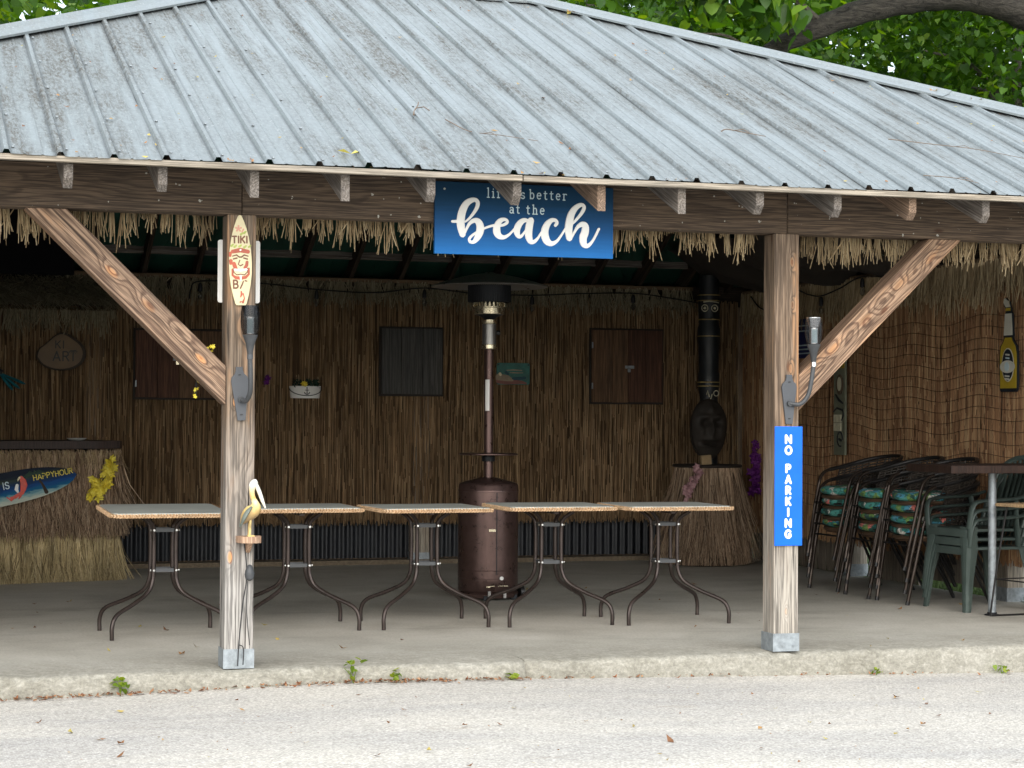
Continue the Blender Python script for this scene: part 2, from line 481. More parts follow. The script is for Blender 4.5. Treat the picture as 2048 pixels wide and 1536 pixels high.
# ================================================================== MATERIALS
M = {}
def build_materials():
    # pavement: pale worn asphalt with open aggregate
    m, nt, N, L, b = nodes_of('pavement')
    v = coords(nt)
    vo = N.new('ShaderNodeTexVoronoi'); vo.inputs['Scale'].default_value = 95
    L.new(v, vo.inputs['Vector'])
    sep = N.new('ShaderNodeSeparateColor'); L.new(vo.outputs['Color'], sep.inputs[0])
    speck = ramp(nt, sep.outputs[0], [(0.0, (.32, .305, .285)), (0.35, (.45, .432, .402)), (0.75, (.53, .512, .48)), (1.0, (.65, .63, .595))])
    gap = ramp(nt, vo.outputs['Distance'], [(0.35, 0.0), (0.75, 0.65)])
    c = mixc(nt, gap, speck, (.35, .335, .312))
    big = noise(nt, coords(nt, (0.5, 1.6, 1)), 0.9, 6, 0.62, 0.4)
    c = mixc(nt, 1.0, c, ramp(nt, big, [(0.3, (.80, .80, .82)), (0.65, (1.12, 1.1, 1.06))]), 'MULTIPLY')
    st = noise(nt, coords(nt, (0.7, 2.5, 1)), 3.0, 5, 0.7)
    c = mixc(nt, ramp(nt, st, [(0.62, 0.0), (0.78, 0.45)]), c, (.30, .25, .19))
    L.new(c, b.inputs['Base Color']); b.inputs['Roughness'].default_value = 0.9
    b.inputs['Specular IOR Level'].default_value = 0.2
    bump(nt, vo.outputs['Distance'], b, 0.6, 0.006)
    M['pavement'] = m
    # concrete slab
    m, nt, N, L, b = nodes_of('slab concrete')
    v = coords(nt)
    f = noise(nt, v, 1.3, 7, 0.62, 0.3); f2 = noise(nt, v, 60, 3, 0.7)
    f3 = noise(nt, coords(nt, (0.5, 3.0, 1)), 2.2, 6, 0.65)
    c = ramp(nt, f, [(0.25, (.36, .34, .295)), (0.5, (.47, .45, .395)), (0.75, (.55, .53, .48))])
    c = mixc(nt, 1.0, c, ramp(nt, f2, [(0.3, .82), (0.7, 1.12)]), 'MULTIPLY')
    c = mixc(nt, ramp(nt, f3, [(0.58, 0.0), (0.74, 0.5)]), c, (.55, .54, .50))
    f4 = noise(nt, coords(nt, (0.8, 1.8, 1)), 1.1, 8, 0.7, 0.5)
    c = mixc(nt, ramp(nt, f4, [(0.55, 0.0), (0.70, 0.55)]), c, (.24, .225, .195))
    # the open front edge is rain-washed pale with yellow-brown lichen stains down the kerb face
    sp = N.new('ShaderNodeSeparateXYZ'); L.new(v, sp.inputs[0])
    edge = N.new('ShaderNodeMapRange'); edge.inputs[1].default_value = -0.15; edge.inputs[2].default_value = 1.3
    edge.inputs[3].default_value = 1.0; edge.inputs[4].default_value = 0.0
    L.new(mth(nt, 'ADD', sp.outputs[1], mth(nt, 'MULTIPLY', f, 0.5)), edge.inputs[0])
    ecol = ramp(nt, noise(nt, coords(nt, (2.6, 2.6, 5.0)), 6.5, 8, 0.78, 0.6), [(0.22, (.055, .05, .038)), (0.45, (.165, .155, .122)), (0.60, (.275, .262, .222)), (0.78, (.40, .388, .34))])
    ecol = mixc(nt, 1.0, ecol, ramp(nt, f2, [(0.3, .68), (0.7, 1.2)]), 'MULTIPLY')
    c = mixc(nt, edge.outputs[0], c, ecol)
    L.new(c, b.inputs['Base Color']); b.inputs['Roughness'].default_value = 0.85
    b.inputs['Specular IOR Level'].default_value = 0.25
    bump(nt, mth(nt, 'ADD', f2, mth(nt, 'MULTIPLY', f3, 0.6)), b, 0.35, 0.006)
    M['slab'] = m
    # galvanised roofing
    def galv(name, base, dirt, amount, metal, rough, ribs=False):
        m, nt, N, L, b = nodes_of(name)
        v = coords(nt)
        spang = noise(nt, v, 38, 4, 0.6)
        streak = noise(nt, coords(nt, (9, 0.7, 0.7)), 1.0, 6, 0.65)
        blot = noise(nt, v, 0.55, 4, 0.6)
        fine = noise(nt, coords(nt, (60, 16, 16)), 1.0, 4, 0.75)
        c = ramp(nt, spang, [(0.3, tuple(x*0.86 for x in base)), (0.7, tuple(x*1.08 for x in base))])
        d1 = mth(nt, 'MULTIPLY', ramp(nt, streak, [(0.36, 0.0), (0.60, 1.0)]), ramp(nt, blot, [(0.38, 0.35), (0.54, 1.0)]))
        d2 = mth(nt, 'MULTIPLY', d1, ramp(nt, fine, [(0.38, 0.25), (0.62, 1.0)]))
        d2 = mth(nt, 'MULTIPLY', d2, amount)
        c = mixc(nt, d2, c, dirt)
        c = mixc(nt, ramp(nt, noise(nt, v, 75, 2, 0.5), [(0.64, 0.0), (0.72, 0.55)]), c, (.60, .62, .62))
        if ribs:      # shaded rib sides painted in as dark lines along each rib's foot
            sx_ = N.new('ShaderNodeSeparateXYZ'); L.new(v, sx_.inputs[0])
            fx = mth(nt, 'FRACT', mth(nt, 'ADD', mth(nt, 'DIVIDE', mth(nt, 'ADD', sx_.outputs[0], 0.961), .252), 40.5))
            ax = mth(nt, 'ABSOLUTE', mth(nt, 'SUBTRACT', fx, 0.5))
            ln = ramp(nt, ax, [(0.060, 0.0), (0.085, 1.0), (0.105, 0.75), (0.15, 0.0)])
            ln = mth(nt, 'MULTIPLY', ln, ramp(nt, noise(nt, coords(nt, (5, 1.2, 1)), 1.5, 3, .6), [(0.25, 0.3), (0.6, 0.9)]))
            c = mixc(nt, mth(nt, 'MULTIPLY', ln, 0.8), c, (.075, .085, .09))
        L.new(c, b.inputs['Base Color'])
        b.inputs['Metallic'].default_value = metal
        L.new(mth(nt, 'ADD', mth(nt, 'MULTIPLY', d2, 0.35), rough), b.inputs['Roughness'])
        bump(nt, mth(nt, 'ADD', fine, spang), b, 0.12, 0.002)
        return m
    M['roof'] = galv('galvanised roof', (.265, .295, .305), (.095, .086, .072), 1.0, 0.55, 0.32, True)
    M['cap'] = galv('galvanised cap', (.28, .315, .33), (.22, .20, .17), 0.35, 0.55, 0.36)
    M['bracket'] = paint('galvanised bracket', (.27, .30, .32), 0.5, 0.4, 0.3, 30, 0.15)
    M['green_metal'] = paint('green metal underside', (.012, .055, .038), 0.5, 0.0, 0.3, 8, 0.05)
    # timbers
    M['beam'] = wood('stained beam', (.135, .098, .068), (.060, .042, .030), 0.017, rough=0.8, pith=(.02, .10), contrast=.75, specks=.6, wob=.2, zstretch=.8)
    M['rafter'] = wood('grey rafter', (.24, .22, .20), (.13, .11, .095), 0.014, pith=(.03, .02), contrast=.7, knots=False)
    M['rafter_orange'] = wood('raw rafter', (.33, .235, .17), (.17, .115, .08), 0.014, pith=(.03, .02), contrast=.7, knots=False)
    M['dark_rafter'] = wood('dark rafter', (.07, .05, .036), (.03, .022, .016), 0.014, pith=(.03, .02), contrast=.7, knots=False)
    M['post'] = wood('weathered post', (.25, .198, .150), (.11, .082, .060), 0.020, weather=(.42, .40, .375), wz=(0.35, 1.35), pith=(.015, .095), contrast=.7, cracks=.85, zstretch=.32, warm=.45)
    M['post_pale'] = wood('pale post', (.34, .27, .195), (.20, .14, .095), 0.020, weather=(.44, .39, .32), wz=(0.2, 1.1), pith=(.02, .10), contrast=.7)
    M['brace'] = wood('brace', (.37, .255, .175), (.095, .055, .038), 0.021, pith=(.012, .098), contrast=.95, wob=.19, zstretch=.75, cracks=.5, warm=.75)
    M['brace_left'] = wood('left brace', (.37, .255, .175), (.095, .055, .038), 0.021, pith=(.012, .098), contrast=.8, wob=.15, zstretch=.6, cracks=.6, warm=.5, eyes=((.007, .618, .017, .9), (.02, .80, .026, .0), (.003, 1.25, .020, .6), (.012, 1.0, .022, .35)))
    M['brace_right'] = wood('right brace', (.42, .285, .19), (.11, .06, .04), 0.017, pith=(.012, .098), contrast=.78, wob=.15, zstretch=.7, cracks=.3, warm=.5, eyes=((-.012, 1.02, .026, .3), (-.03, .76, .024, .4), (-.015, 1.31, .022, .2), (.015, 1.57, .022, .3)))
    M['post_left'] = wood('left post', (.25, .198, .150), (.11, .082, .060), 0.020, weather=(.42, .40, .375), wz=(0.35, 1.35), pith=(.015, .095), contrast=.7, cracks=1.0, zstretch=.32, warm=.35, eyes=((-.048, .56, .016, .9), (-.03, 1.36, .012, .8), (.02, 1.75, .02, .1), (.03, .95, .03, .0)))
    M['post_right'] = wood('right post', (.27, .200, .142), (.12, .082, .056), 0.020, weather=(.42, .385, .335), wz=(0.35, 1.25), pith=(.015, .095), contrast=.7, cracks=.6, zstretch=.32, warm=.5, eyes=((.0, .21, .010, .3), (.030, 2.17, .012, .45), (.034, 1.93, .010, .25), (.022, 1.57, .013, .2)))
    M['fascia'] = wood('fascia', (.37, .335, .28), (.24, .21, .165), 0.012, pith=(.05, .1), contrast=.5, knots=False)
    M['board'] = wood('grey fence board', (.27, .235, .19), (.17, .145, .115), 0.02, pith=(.03, .1), contrast=.6)
    M['dark_board'] = paint('dark plywood', (.035, .025, .017), 0.85, 0, .3, 6, .1)
    M['brown_board'] = paint('brown backing', (.14, .092, .053), 0.9, 0, .3, 6, .1)
    # straw
    M['thatch'] = straw('thatch', [(0.0, (.22, .155, .085)), (0.35, (.40, .30, .175)), (0.7, (.50, .39, .235)), (1.0, (.60, .49, .32))])
    M['thatch_grey'] = straw('thatch grey', [(0.0, (.16, .14, .09)), (0.4, (.31, .27, .18)), (1.0, (.45, .395, .275))])
    M['reed'] = straw('reed', [(0.0, (.13, .078, .042)), (0.3, (.26, .166, .088)), (0.7, (.36, .238, .132)), (1.0, (.51, .37, .222))])
    M['reed_warm'] = straw('reed warm', [(0.0, (.16, .075, .038)), (0.3, (.29, .155, .078)), (0.7, (.39, .225, .115)), (1.0, (.50, .335, .18))])
    M['skirt'] = straw('bar skirt', [(0.0, (.08, .05, .032)), (0.3, (.30, .205, .135)), (0.7, (.54, .39, .265)), (1.0, (.70, .55, .40))])
    M['skirt_pale'] = straw('bar skirt pale', [(0.0, (.13, .095, .05)), (0.35, (.50, .40, .22)), (0.75, (.62, .51, .30)), (1.0, (.70, .60, .39))])
    M['black_metal'] = paint('black corrugated', (.022, .024, .029), 0.42, 0.3, .25, 5, .05)
    M['black'] = paint('black', (.012, .012, .013), 0.5, 0, .2, 8, .05)
    M['white'] = paint('white', (.74, .73, .70), 0.5, 0, .06, 8, .03)
    M['grass'] = straw('grass', [(0.0, (.035, .065, .015)), (0.6, (.06, .105, .025)), (1.0, (.10, .14, .045))])
    M['lawn'] = paint('lawn', (.045, .065, .022), 0.95, 0, .45, 14, .3)
    M['gravel'] = paint('dirt', (.16, .125, .085), 0.95, 0, .35, 40, .4)
build_materials()

# ================================================================== GROUND
def g_h(x, y):
    xs = [-60, -6, -1.2, .57, 1.5, 3.4, 4.5, 8, 60]; zs = [-.25, -.15, -.118, -.085, -.098, -.138, -.16, -.19, -.3]
    return float(np.interp(x, xs, zs)) + 0.006 * min(0, y) * (1 if y > -20 else 0) + (0 if y > -20 else -.12)

mb = MB()
S = 420.0
mb.add([(-S, -S, -.75), (S, -S, -.75), (S, S, -.75), (-S, S, -.75)], [(0, 1, 2, 3)])
tag(mb.build('ground', M['lawn']), kind='structure')
xs = [-60, -30, -15, -9] + [-6 + .5*i for i in range(29)] + [10, 14, 30, 60]
ys = [-40, -25, -18, -14, -11, -9, -7, -5, -4, -3, -2.4, -1.8, -1.3, -.9, -.6, -.4, -.25, -.12, -.02, 0.3]
mb = MB()
vs = [(x, y, g_h(x, y) + (0.004 * math.sin(x*3.1 + y*1.7) if y < -.3 else 0)) for y in ys for x in xs]
n = len(xs)
fs = [(j*n+i, j*n+i+1, (j+1)*n+i+1, (j+1)*n+i) for j in range(len(ys)-1) for i in range(n-1)]
mb.add(vs, fs)
tag(mb.build('pavement', M['pavement'], smooth=True), kind='structure')
mb = MB()
mb.add([(6.10, 0.35, -.07), (60, 0.35, -.2), (60, 60, .1), (6.10, 60, .1)], [(0, 1, 2, 3)])
mb.add([(-60, 7.9, -.2), (6.08, 7.9, -.1), (6.08, 60, .1), (-60, 60, .1)], [(0, 1, 2, 3)])
tag(mb.build('lawn', M['lawn']), kind='structure')

def slab(x0, x1, name, front, seed):
    rs = random.Random(seed)
    nx = int((x1 - x0) / 0.05)
    mb = MB()
    prof = [(7.45, 0.0), (3.5, 0.0), (1.2, 0.0), (.25, 0.0), (front + .05, -.001), (front + .022, -.006), (front + .006, -.02), (front, -.05), (front - .004, -.10), (front + .004, -.32)]
    rows = []
    wob = [0.0]
    for i in range(nx + 1): wob.append(wob[-1]*0.8 + rs.gauss(0, .0035))
    for i in range(nx + 1):
        x = x0 + (x1 - x0) * i / nx
        chip = max(0.0, rs.gauss(-.006, .008))
        jn = .03 * (rs.random()*.4 + .8) if (x1 - x0 > 0 and ((i == nx and x1 < 2) or (i == 0 and x0 > 1))) else 0.0
        for k, (y, z) in enumerate(prof):
            dy = wob[i] + rs.gauss(0, .0018) if k >= 4 and k < 9 else 0
            dz = -abs(wob[i])*0.6 - (chip if k in (5, 6) else 0) if 4 <= k <= 7 else 0
            rows.append((x, y + dy + (chip if 5 <= k <= 7 else 0) + (jn if k >= 4 else 0), z + dz))
    m = len(prof)
    fs = [(i*m+k, i*m+k+1, (i+1)*m+k+1, (i+1)*m+k) for i in range(nx) for k in range(m-1)]
    mb.add(rows, fs)
    mb.add([rows[k] for k in range(m)] + [(x0, 7.45, -.32)], [tuple(range(m)) + (m,)])
    mb.add([rows[nx*m+k] for k in range(m)] + [(x1, 7.45, -.32)], [(m,) + tuple(reversed(range(m)))])
    return tag(mb.build(name, M['slab'], smooth=True), kind='structure')
slab(-5.2, 1.5555, 'concrete_floor', -.046, 3)
slab(1.5560, 6.06, 'concrete_floor', -.036, 5)

# ================================================================== PAVILION
EZ, EY, TAN, RY = 2.54, -.55, .4167, 3.85
XL, XR, YB = -3.5, 7.2, 7.75
RZ = EZ + TAN * (RY - EY)
BZ = 2.30
BT = (RZ - BZ) / (YB - RY)
RXL, RXR = XL + (RY - EY), XR - (RY - EY)
pav = thing('pavilion', 'open timber pavilion with a ribbed galvanised hip roof on square posts', 'pavilion')

def post(x, y, mat, h=2.34, w=.15, bz=.10, boot=True):
    p = timber('post', (x, y, .012), (x, y, h), w, w, mat, pav)
    if boot:
        mb = MB()
        # folded steel shoe: three visible sides and a base plate, with nail heads
        t = .004; o = w/2 + t/2 + .001
        mb.box((0, -o, bz/2), (w + 2*t + .002, t, bz)); mb.box((-o, 0, bz/2), (t, w - .002, bz)); mb.box((o, 0, bz/2), (t, w - .002, bz))
        mb.box((0, o, bz/2), (w + 2*t + .002, t, bz))
        for sx in (-.045, .045):
            for sz in (.03, .075): mb.box((sx, -o - .003, sz), (.010, .004, .010))
        mb.build('post_base', M['bracket'], p, loc=(0, 0, -.012))
    return p
PX = (-3.05, .008, 3.09, 6.12)
for x, pm in zip(PX, ('post', 'post_left', 'post_right', 'post')): post(x, .075, M[pm])
for y in (2.53, 4.98): post(6.045, y, M['post_pale'])
for x in (-3.05, 0.0, 2.86, 5.98): post(x, 7.165, M['post_pale'])
for y in (2.53, 4.98): post(-3.05, y, M['post_pale'])
# beams
for x0, x1 in ((-3.12, .007), (.010, 3.09), (3.093, 6.2)):
    timber('beam', (x0, .07, 2.4555), (x1, .07, 2.4555), .229, .14, M['beam'], pav)
timber('beam', (6.12, .15, 2.4555), (6.12, 7.0, 2.4555), .229, .14, M['beam'], pav, face=(-1, 0, 0))
timber('beam', (-3.05, .15, 2.4555), (-3.05, 7.0, 2.4555), .229, .14, M['beam'], pav, face=(-1, 0, 0))
timber('beam', (-3.12, 7.19, 2.43), (6.2, 7.19, 2.43), .20, .09, M['dark_rafter'], pav)
# braces, cut square to the post and the beam
def brace(x0, z0, sgn, mat, z1=2.339):
    d = .143; L = 1.75
    a = Vector((x0 - sgn*.3*1.035, .075, z0 - .3)); b = a + Vector((sgn*L*.92*1.035, 0, L*.92))
    timber('brace', a, b, d, d, M[mat], pav, clips=[((x0, 0, 0), (-sgn, 0, 0)), ((0, 0, z1), (0, 0, 1))], bev=.003)
brace(-.069, 1.457, -1, 'brace_left')
brace(3.167, 1.448, 1, 'brace_right')
# rafters
def clipY(x):          # how far up the front slope runs at x
    return max(EY + .05, min(RY, EY + (x - XL), EY + (XR - x)))
RAF = [-.917 + .4533*i for i in range(-5, 17)]
for x in RAF:
    yt = clipY(x) - .02
    if yt < .3: continue
    zb = 2.40
    z = lambda y: 2.445 + TAN * (y + .48)
    tw = rnd.uniform(-.006, .006)
    timber('rafter', (x + tw, -.75, z(-.75)), (x, yt, z(yt)), .045, .125, M['rafter_orange'] if min(abs(x - 3.615), abs(x - 1.80)) < .1 else M['rafter'], pav, face=(0, TAN, -1), clips=[((0, -.48 + rnd.uniform(-.008, .008), 0), (0, -1, 0))] + ([((0, -.41, 2.362), (0, -.75, -.75))] if rnd.random() < .5 else []), bev=.002)
for i in range(24):    # rear slope
    x = XL + .3 + i * .45
    yt = max(RY, YB - min(x - XL, XR - x) * (YB - RY) / (RY - EY)) + .03
    z = lambda y: BZ + BT * (YB - y) - .085
    timber('rafter', (x, YB - .06, z(YB - .06)), (x, yt, z(yt)), .038, .13, M['dark_rafter'], pav, face=(0, -BT, -1), bev=0)
for i in range(16):    # hip ends
    y = .1 + i * .46
    for sx, x0 in ((1, XL), (-1, XR)):
        t = min((y - EY) / (RY - EY), (YB - y) / (YB - RY), 1.0)
        if t < .12: continue
        xe = x0 + sx * (RY - EY) * t
        zz = EZ + (BZ - EZ) * (y - EY) / (YB - EY) - .085
        timber('rafter', (x0 + sx*.06, y, zz + .02), (xe - sx*.04, y, zz + TAN*abs(xe - x0) - .02), .038, .13, M['dark_rafter'], pav, face=(sx*TAN, 0, -1), bev=0)
# purlins over the rear rafters
for k in range(7):
    y = YB - .25 - k * .55
    t = (YB - y) / (YB - RY)
    xa, xb = XL + t * (RY - EY) + .05, XR - t * (RY - EY) - .05
    if xb - xa < .3: continue
    zz = BZ + BT * (YB - y) - .012
    timber('purlin', (xa, y, zz), (xb, y, zz), .02, .09, M['rafter'], pav, face=(0, -BT, -1), bev=0)
# eaves battens
timber('eaves_batten', (XL + .1, -.5295, 2.5235), (1.355, -.5295, 2.5235), .029, .038, M['fascia'], pav, bev=.002)
timber('eaves_batten', (1.361, -.5275, 2.5230), (XR - .1, -.5275, 2.5230), .029, .038, M['fascia'], pav, bev=.002)

# roof sheets: ribs at .252 m, two faint ribs between
RP = .252
def profile(x0, ribs):
    out = []
    for r in range(ribs):
        c = x0 + r * RP
        out += [(c - .021, 0), (c - .010, .021), (c + .010, .021), (c + .021, 0)]
        for m in (.085, .168):
            out += [(c + m - .008, 0), (c + m - .004, .0034), (c + m + .004, .0034), (c + m + .008, 0)]
    return out
X0 = -.961 - 10 * RP
k = 0
while X0 + k * 3 * RP < XR:
    xa = X0 + k * 3 * RP
    prof = profile(xa, 3) + [(xa + 3*RP - .021, 0)]
    mb = MB()
    segs = 14
    rs = random.Random(50 + k)
    tilt = rs.gauss(0, .0025); edge = rs.gauss(0, .006)
    cols = []
    for (x, h) in prof:
        if x < XL + .02 or x > XR - .02: continue
        ye = min(RY, EY + (x - XL), EY + (XR - x)) - .01
        y0 = EY + edge
        row = []
        for s_ in range(segs + 1):
            y = y0 + (ye - y0) * s_ / segs
            z = EZ + TAN * (y - EY) + h + .0015 * math.sin(y * 5.1 + k) + tilt * math.sin((x - xa) * 4)
            row.append((x, y, z + .001*rs.gauss(0, 1) * (h == 0)))
        cols.append(row)
    if len(cols) > 1:
        m = segs + 1
        mb.add([p for r in cols for p in r], [(i*m+j, (i+1)*m+j, (i+1)*m+j+1, i*m+j+1) for i in range(len(cols)-1) for j in range(segs)])
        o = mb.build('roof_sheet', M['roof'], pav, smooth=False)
    k += 1
# screws in rows along the purlins, on the flanks of the ribs
mb = MB()
for r in range(48):
    xr = X0 + r * RP
    for q in range(8):
        y = EY + .10 + q * .56 + rnd.uniform(-.01, .01)
        if not (XL + .1 < xr < XR - .1) or y > clipY(xr) - .2: continue
        z = EZ + TAN * (y - EY) + .002
        mb.lathe([(.0085, 0), (.0075, .004), (.0045, .006), (.0005, .0065)], 6, (xr + .036, y, z))
o = mb.build('roof_screws', M['bracket'], pav); o['kind'] = 'stuff'
# other slopes
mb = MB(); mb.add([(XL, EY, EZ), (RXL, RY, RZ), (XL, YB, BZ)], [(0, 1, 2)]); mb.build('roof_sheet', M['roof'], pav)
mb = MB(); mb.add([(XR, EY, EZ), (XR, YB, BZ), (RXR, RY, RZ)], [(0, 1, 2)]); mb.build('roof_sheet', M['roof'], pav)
mb = MB()
nb = 48
vs = []
for i in range(nb + 1):
    t = i / nb
    xa = XL + (XR - XL) * t; xb = RXL + (RXR - RXL) * t
    dz = .012 if i % 2 else 0.0
    vs += [(xa, YB, BZ + dz + .006), (xb, RY, RZ + dz + .006)]
mb.add(vs, [(2*i, 2*i+1, 2*i+3, 2*i+2) for i in range(nb)])
mb.build('roof_sheet', M['green_metal'], pav)
# hip and ridge caps: folded strips with a rolled crown
def cap(p0, p1, n1, n2, wid=.135, lift=.026):
    p0, p1 = Vector(p0), Vector(p1)
    ax = (p1 - p0).normalized()
    a = n1.cross(ax).normalized(); b_ = ax.cross(n2).normalized()
    up = (n1 + n2).normalized()
    if a.z > 0: a = -a
    if b_.z > 0: b_ = -b_
    L = (p1 - p0).length
    pieces = max(1, round(L / 3.0))
    for i in range(pieces):
        q0 = p0 + ax * (L * i / pieces - (.04 if i else 0)); q1 = p0 + ax * (L * (i+1) / pieces)
        li = lift + .004 * (i % 2)
        sec = lambda q: [q + a*wid + n1*(li - .014), q + a*wid + n1*li, q + a*.028 + n1*(li + .002), q + a*.012 + up*(li + .016), q + up*(li + .022), q + b_*.012 + up*(li + .016), q + b_*.028 + n2*(li + .002), q + b_*wid + n2*li, q + b_*wid + n2*(li - .014)]
        s0, s1 = sec(q0), sec(q1)
        mb = MB()
        mb.add(s0 + s1, [(j, j+1, j+10, j+9) for j in range(8)])
        mb.build('hip_cap', M['cap'], pav)
nF = Vector((0, -TAN, 1)).normalized(); nL = Vector((-TAN, 0, 1)).normalized(); nR = Vector((TAN, 0, 1)).normalized(); nB = Vector((0, BT, 1)).normalized()
cap((XL, EY, EZ), (RXL, RY, RZ), nF, nL)
cap((XR, EY, EZ), (RXR, RY, RZ), nF, nR)
cap((RXL - .05, RY, RZ), (RXR + .05, RY, RZ), nF, nB)

# ================================================================== THATCH FRINGES
def fringe(name, label, x0, x1, y, ztop, lens, mat, group, dens=240, clump=.035, axis='x', seed=1, thick=.0031, hang=.10, parent=None, layers=1.0, gaps=.12, spread=.10):
    rs = random.Random(seed)
    mb = MB()
    L = x1 - x0
    nc = int(L / clump)
    cl = []
    for i in range(nc):
        u = x0 + (i + rs.random()) * clump
        l = rs.uniform(*lens) * (0.45 if rs.random() < gaps else 1.0)
        cl.append((u, l, rs.uniform(-.06, .06)))
    per = max(3, int(dens * L / nc))
    for (u, l, tilt) in cl:
        for j in range(per):
            a = max(x0, min(x1, u + rs.gauss(0, clump * .30)))
            ll = l * rs.uniform(.55, 1.08)
            dx = tilt + rs.gauss(0, spread); dy = rs.gauss(0, .06)
            if rs.random() < .05: dx += rs.gauss(0, .5)
            yy = y + rs.uniform(-.022, .022)
            if axis == 'x': mb.strand((a, yy, ztop + rs.uniform(-.01, .01)), (dx, dy, -1), ll, thick * rs.uniform(.6, 1.3), rs.gauss(0, .10), 2, .75, rs)
            else: mb.strand((yy, a, ztop + rs.uniform(-.01, .01)), (dy, dx, -1), ll, thick * rs.uniform(.6, 1.3), rs.gauss(0, .10), 2, .75, rs)
    # the batten the straw is tied to
    if parent is None:
        t = thing(name, label, 'thatch fringe', group=group)
    else: t = parent
    o = mb.build('straw', mat, t); o['kind'] = 'stuff'
    b = MB()
    c = ((x0 + x1)/2, y, ztop + .005) if axis == 'x' else (y, (x0 + x1)/2, ztop + .005)
    b.box(c, (L, .03, .03) if axis == 'x' else (.03, L, .03))
    b.build('batten', M['brown_board'], t)
    return t
GF = 'straw fringes behind the front beam'
fringe('thatch_fringe', 'dry straw fringe hanging behind the front beam, left of the post with the tiki board', -2.6, -.09, .19, 2.40, (.15, .25), M['thatch'], GF, seed=11, dens=330, spread=.05)
fringe('thatch_fringe', 'dry straw fringe hanging behind the front beam on both sides of the blue beach sign', .11, 2.99, .19, 2.38, (.10, .21), M['thatch'], GF, seed=12, dens=330, spread=.055, gaps=.2)
fringe('thatch_fringe', 'dry straw fringe hanging behind the front beam, right of the no parking post', 3.19, 6.0, .19, 2.38, (.14, .22), M['thatch'], GF, seed=13, dens=420, gaps=.04, spread=.05)

# ================================================================== BACK WALL
bw = thing('back_wall', 'dark reed-clad back wall of the pavilion above a black corrugated skirt', 'wall', (0, 7.2, 0))
mb = MB(); mb.box((1.5, .115, 1.27), (9.1, .02, 2.54)); mb.build('backing_board', M['brown_board'], bw)
def reeds(mb, u0, u1, z0, z1, rs, axis, off, dens=135, lmin=.5, lmax=1.5, r=.0048, lean=.012):
    n_ = int((u1 - u0) * dens)
    for i in range(n_):
        u = u0 + (u1 - u0) * (i + rs.random()) / n_
        z = z1 - rs.random() * .03
        while z > z0 + .02:
            l = min(rs.uniform(lmin, lmax), z - z0 + rs.uniform(0, .05))
            d = rs.uniform(-.012, .004)
            le = rs.gauss(0, lean)
            rad = r * rs.uniform(.65, 1.3)
            if axis == 'x': pts = [(u, off + d, z), (u + le*l*.5, off + d + rs.gauss(0, .002), z - l*.5), (u + le*l, off + d, z - l)]
            else: pts = [(off + d, u, z), (off + d + rs.gauss(0, .002), u + le*l*.5, z - l*.5), (off + d, u + le*l, z - l)]
            mb.tube(pts, rad, 3, cap=False)
            z -= l * rs.uniform(.92, 1.0)
rs = random.Random(21)
# the wall is clad in separate rolls of reed, each a part
cuts = [-3.0, -.28, .32, 2.43, 3.48, 5.15, 5.9]
for a, b_ in zip(cuts[:-1], cuts[1:]):
    mb = MB(); reeds(mb, a + .012, b_ - .006, .40, 2.40, rs, 'x', -.122, lmin=.14, lmax=.7, lean=.026)
    o = mb.build('reed_roll', M['reed'], bw); o['kind'] = 'stuff'
mb = MB()      # ragged bottom edge
for i in range(2600):
    u = rs.uniform(-3, 5.9)
    mb.strand((u, -.13 + rs.uniform(-.02, .01), .47), (rs.gauss(0, .08), 0, -1), rs.uniform(.05, .13), .004, 0, 1, .6, rs)
o = mb.build('reed_hem', M['reed'], bw); o['kind'] = 'stuff'
def corrugated(x0, x1, z0, z1, y, pitch=.076, amp=.011):
    mb = MB(); n_ = int((x1 - x0) / pitch * 8); vs = []
    for i in range(n_ + 1):
        x = x0 + (x1 - x0) * i / n_
        yy = y - amp * math.cos(2*PI*(x - x0)/pitch)
        vs += [(x, yy, z0), (x, yy, z1)]
    mb.add(vs, [(2*i, 2*i+2, 2*i+3, 2*i+1) for i in range(n_)])
    return mb
for x0, x1 in ((-3.0, -1.2), (-1.215, .62), (.605, 2.44), (2.425, 4.26), (4.245, 5.9)):
    corrugated(x0, x1, .045, .46, .085 + rnd.uniform(-.004, .004)).build('corrugated_sheet', M['black_metal'], bw, smooth=True)
mb = MB(); mb.box((1.45, -.02, .02), (8.9, .22, .04)); mb.build('sill', M['gravel'], bw)
mb = MB()     # upper filler above the thatch, up under the rear slope
GBk = 'straw valances along the back wall'
fringe('thatch_valance', 'grey straw valance along the top of the back wall, behind the patio heater', -.25, 5.42, 7.03, 2.49, (.17, .26), M['thatch_grey'], None, dens=420, clump=.05, seed=31, thick=.0042, gaps=.02, spread=.22)

# ================================================================== RIGHT WALL
rw = thing('right_wall', 'right end wall clad in warm brown reed above pale upright boards', 'wall', (6.1, 0, 0))
mb = MB(); mb.box((.03, 3.65, 1.47), (.02, 7.2, 2.1)); mb.build('backing_board', M['brown_board'], rw)
for a, b_ in ((.12, 2.42), (2.42, 4.86), (4.86, 7.12)):
    mb = MB(); reeds(mb, a, b_, .30, 2.40, rs, 'y', -.142, dens=140, lmin=.10, lmax=.5, r=.0052, lean=.02)
    o = mb.build('reed_roll', M['reed_warm'], rw); o['kind'] = 'stuff'
y = .2
first = None
while y < 7.1:
    w_ = .138
    if not any(abs(y - q) < .14 for q in (2.53, 4.98)):
        o = timber('board', (.012 + rnd.uniform(-.003, .003), y, (.045 + rnd.uniform(0, .012)) if y < 4.0 else -.15), (.012, y, .44), w_ - .006, .018, M['board'], rw, face=(-1, 0, 0), bev=0)
    y += w_
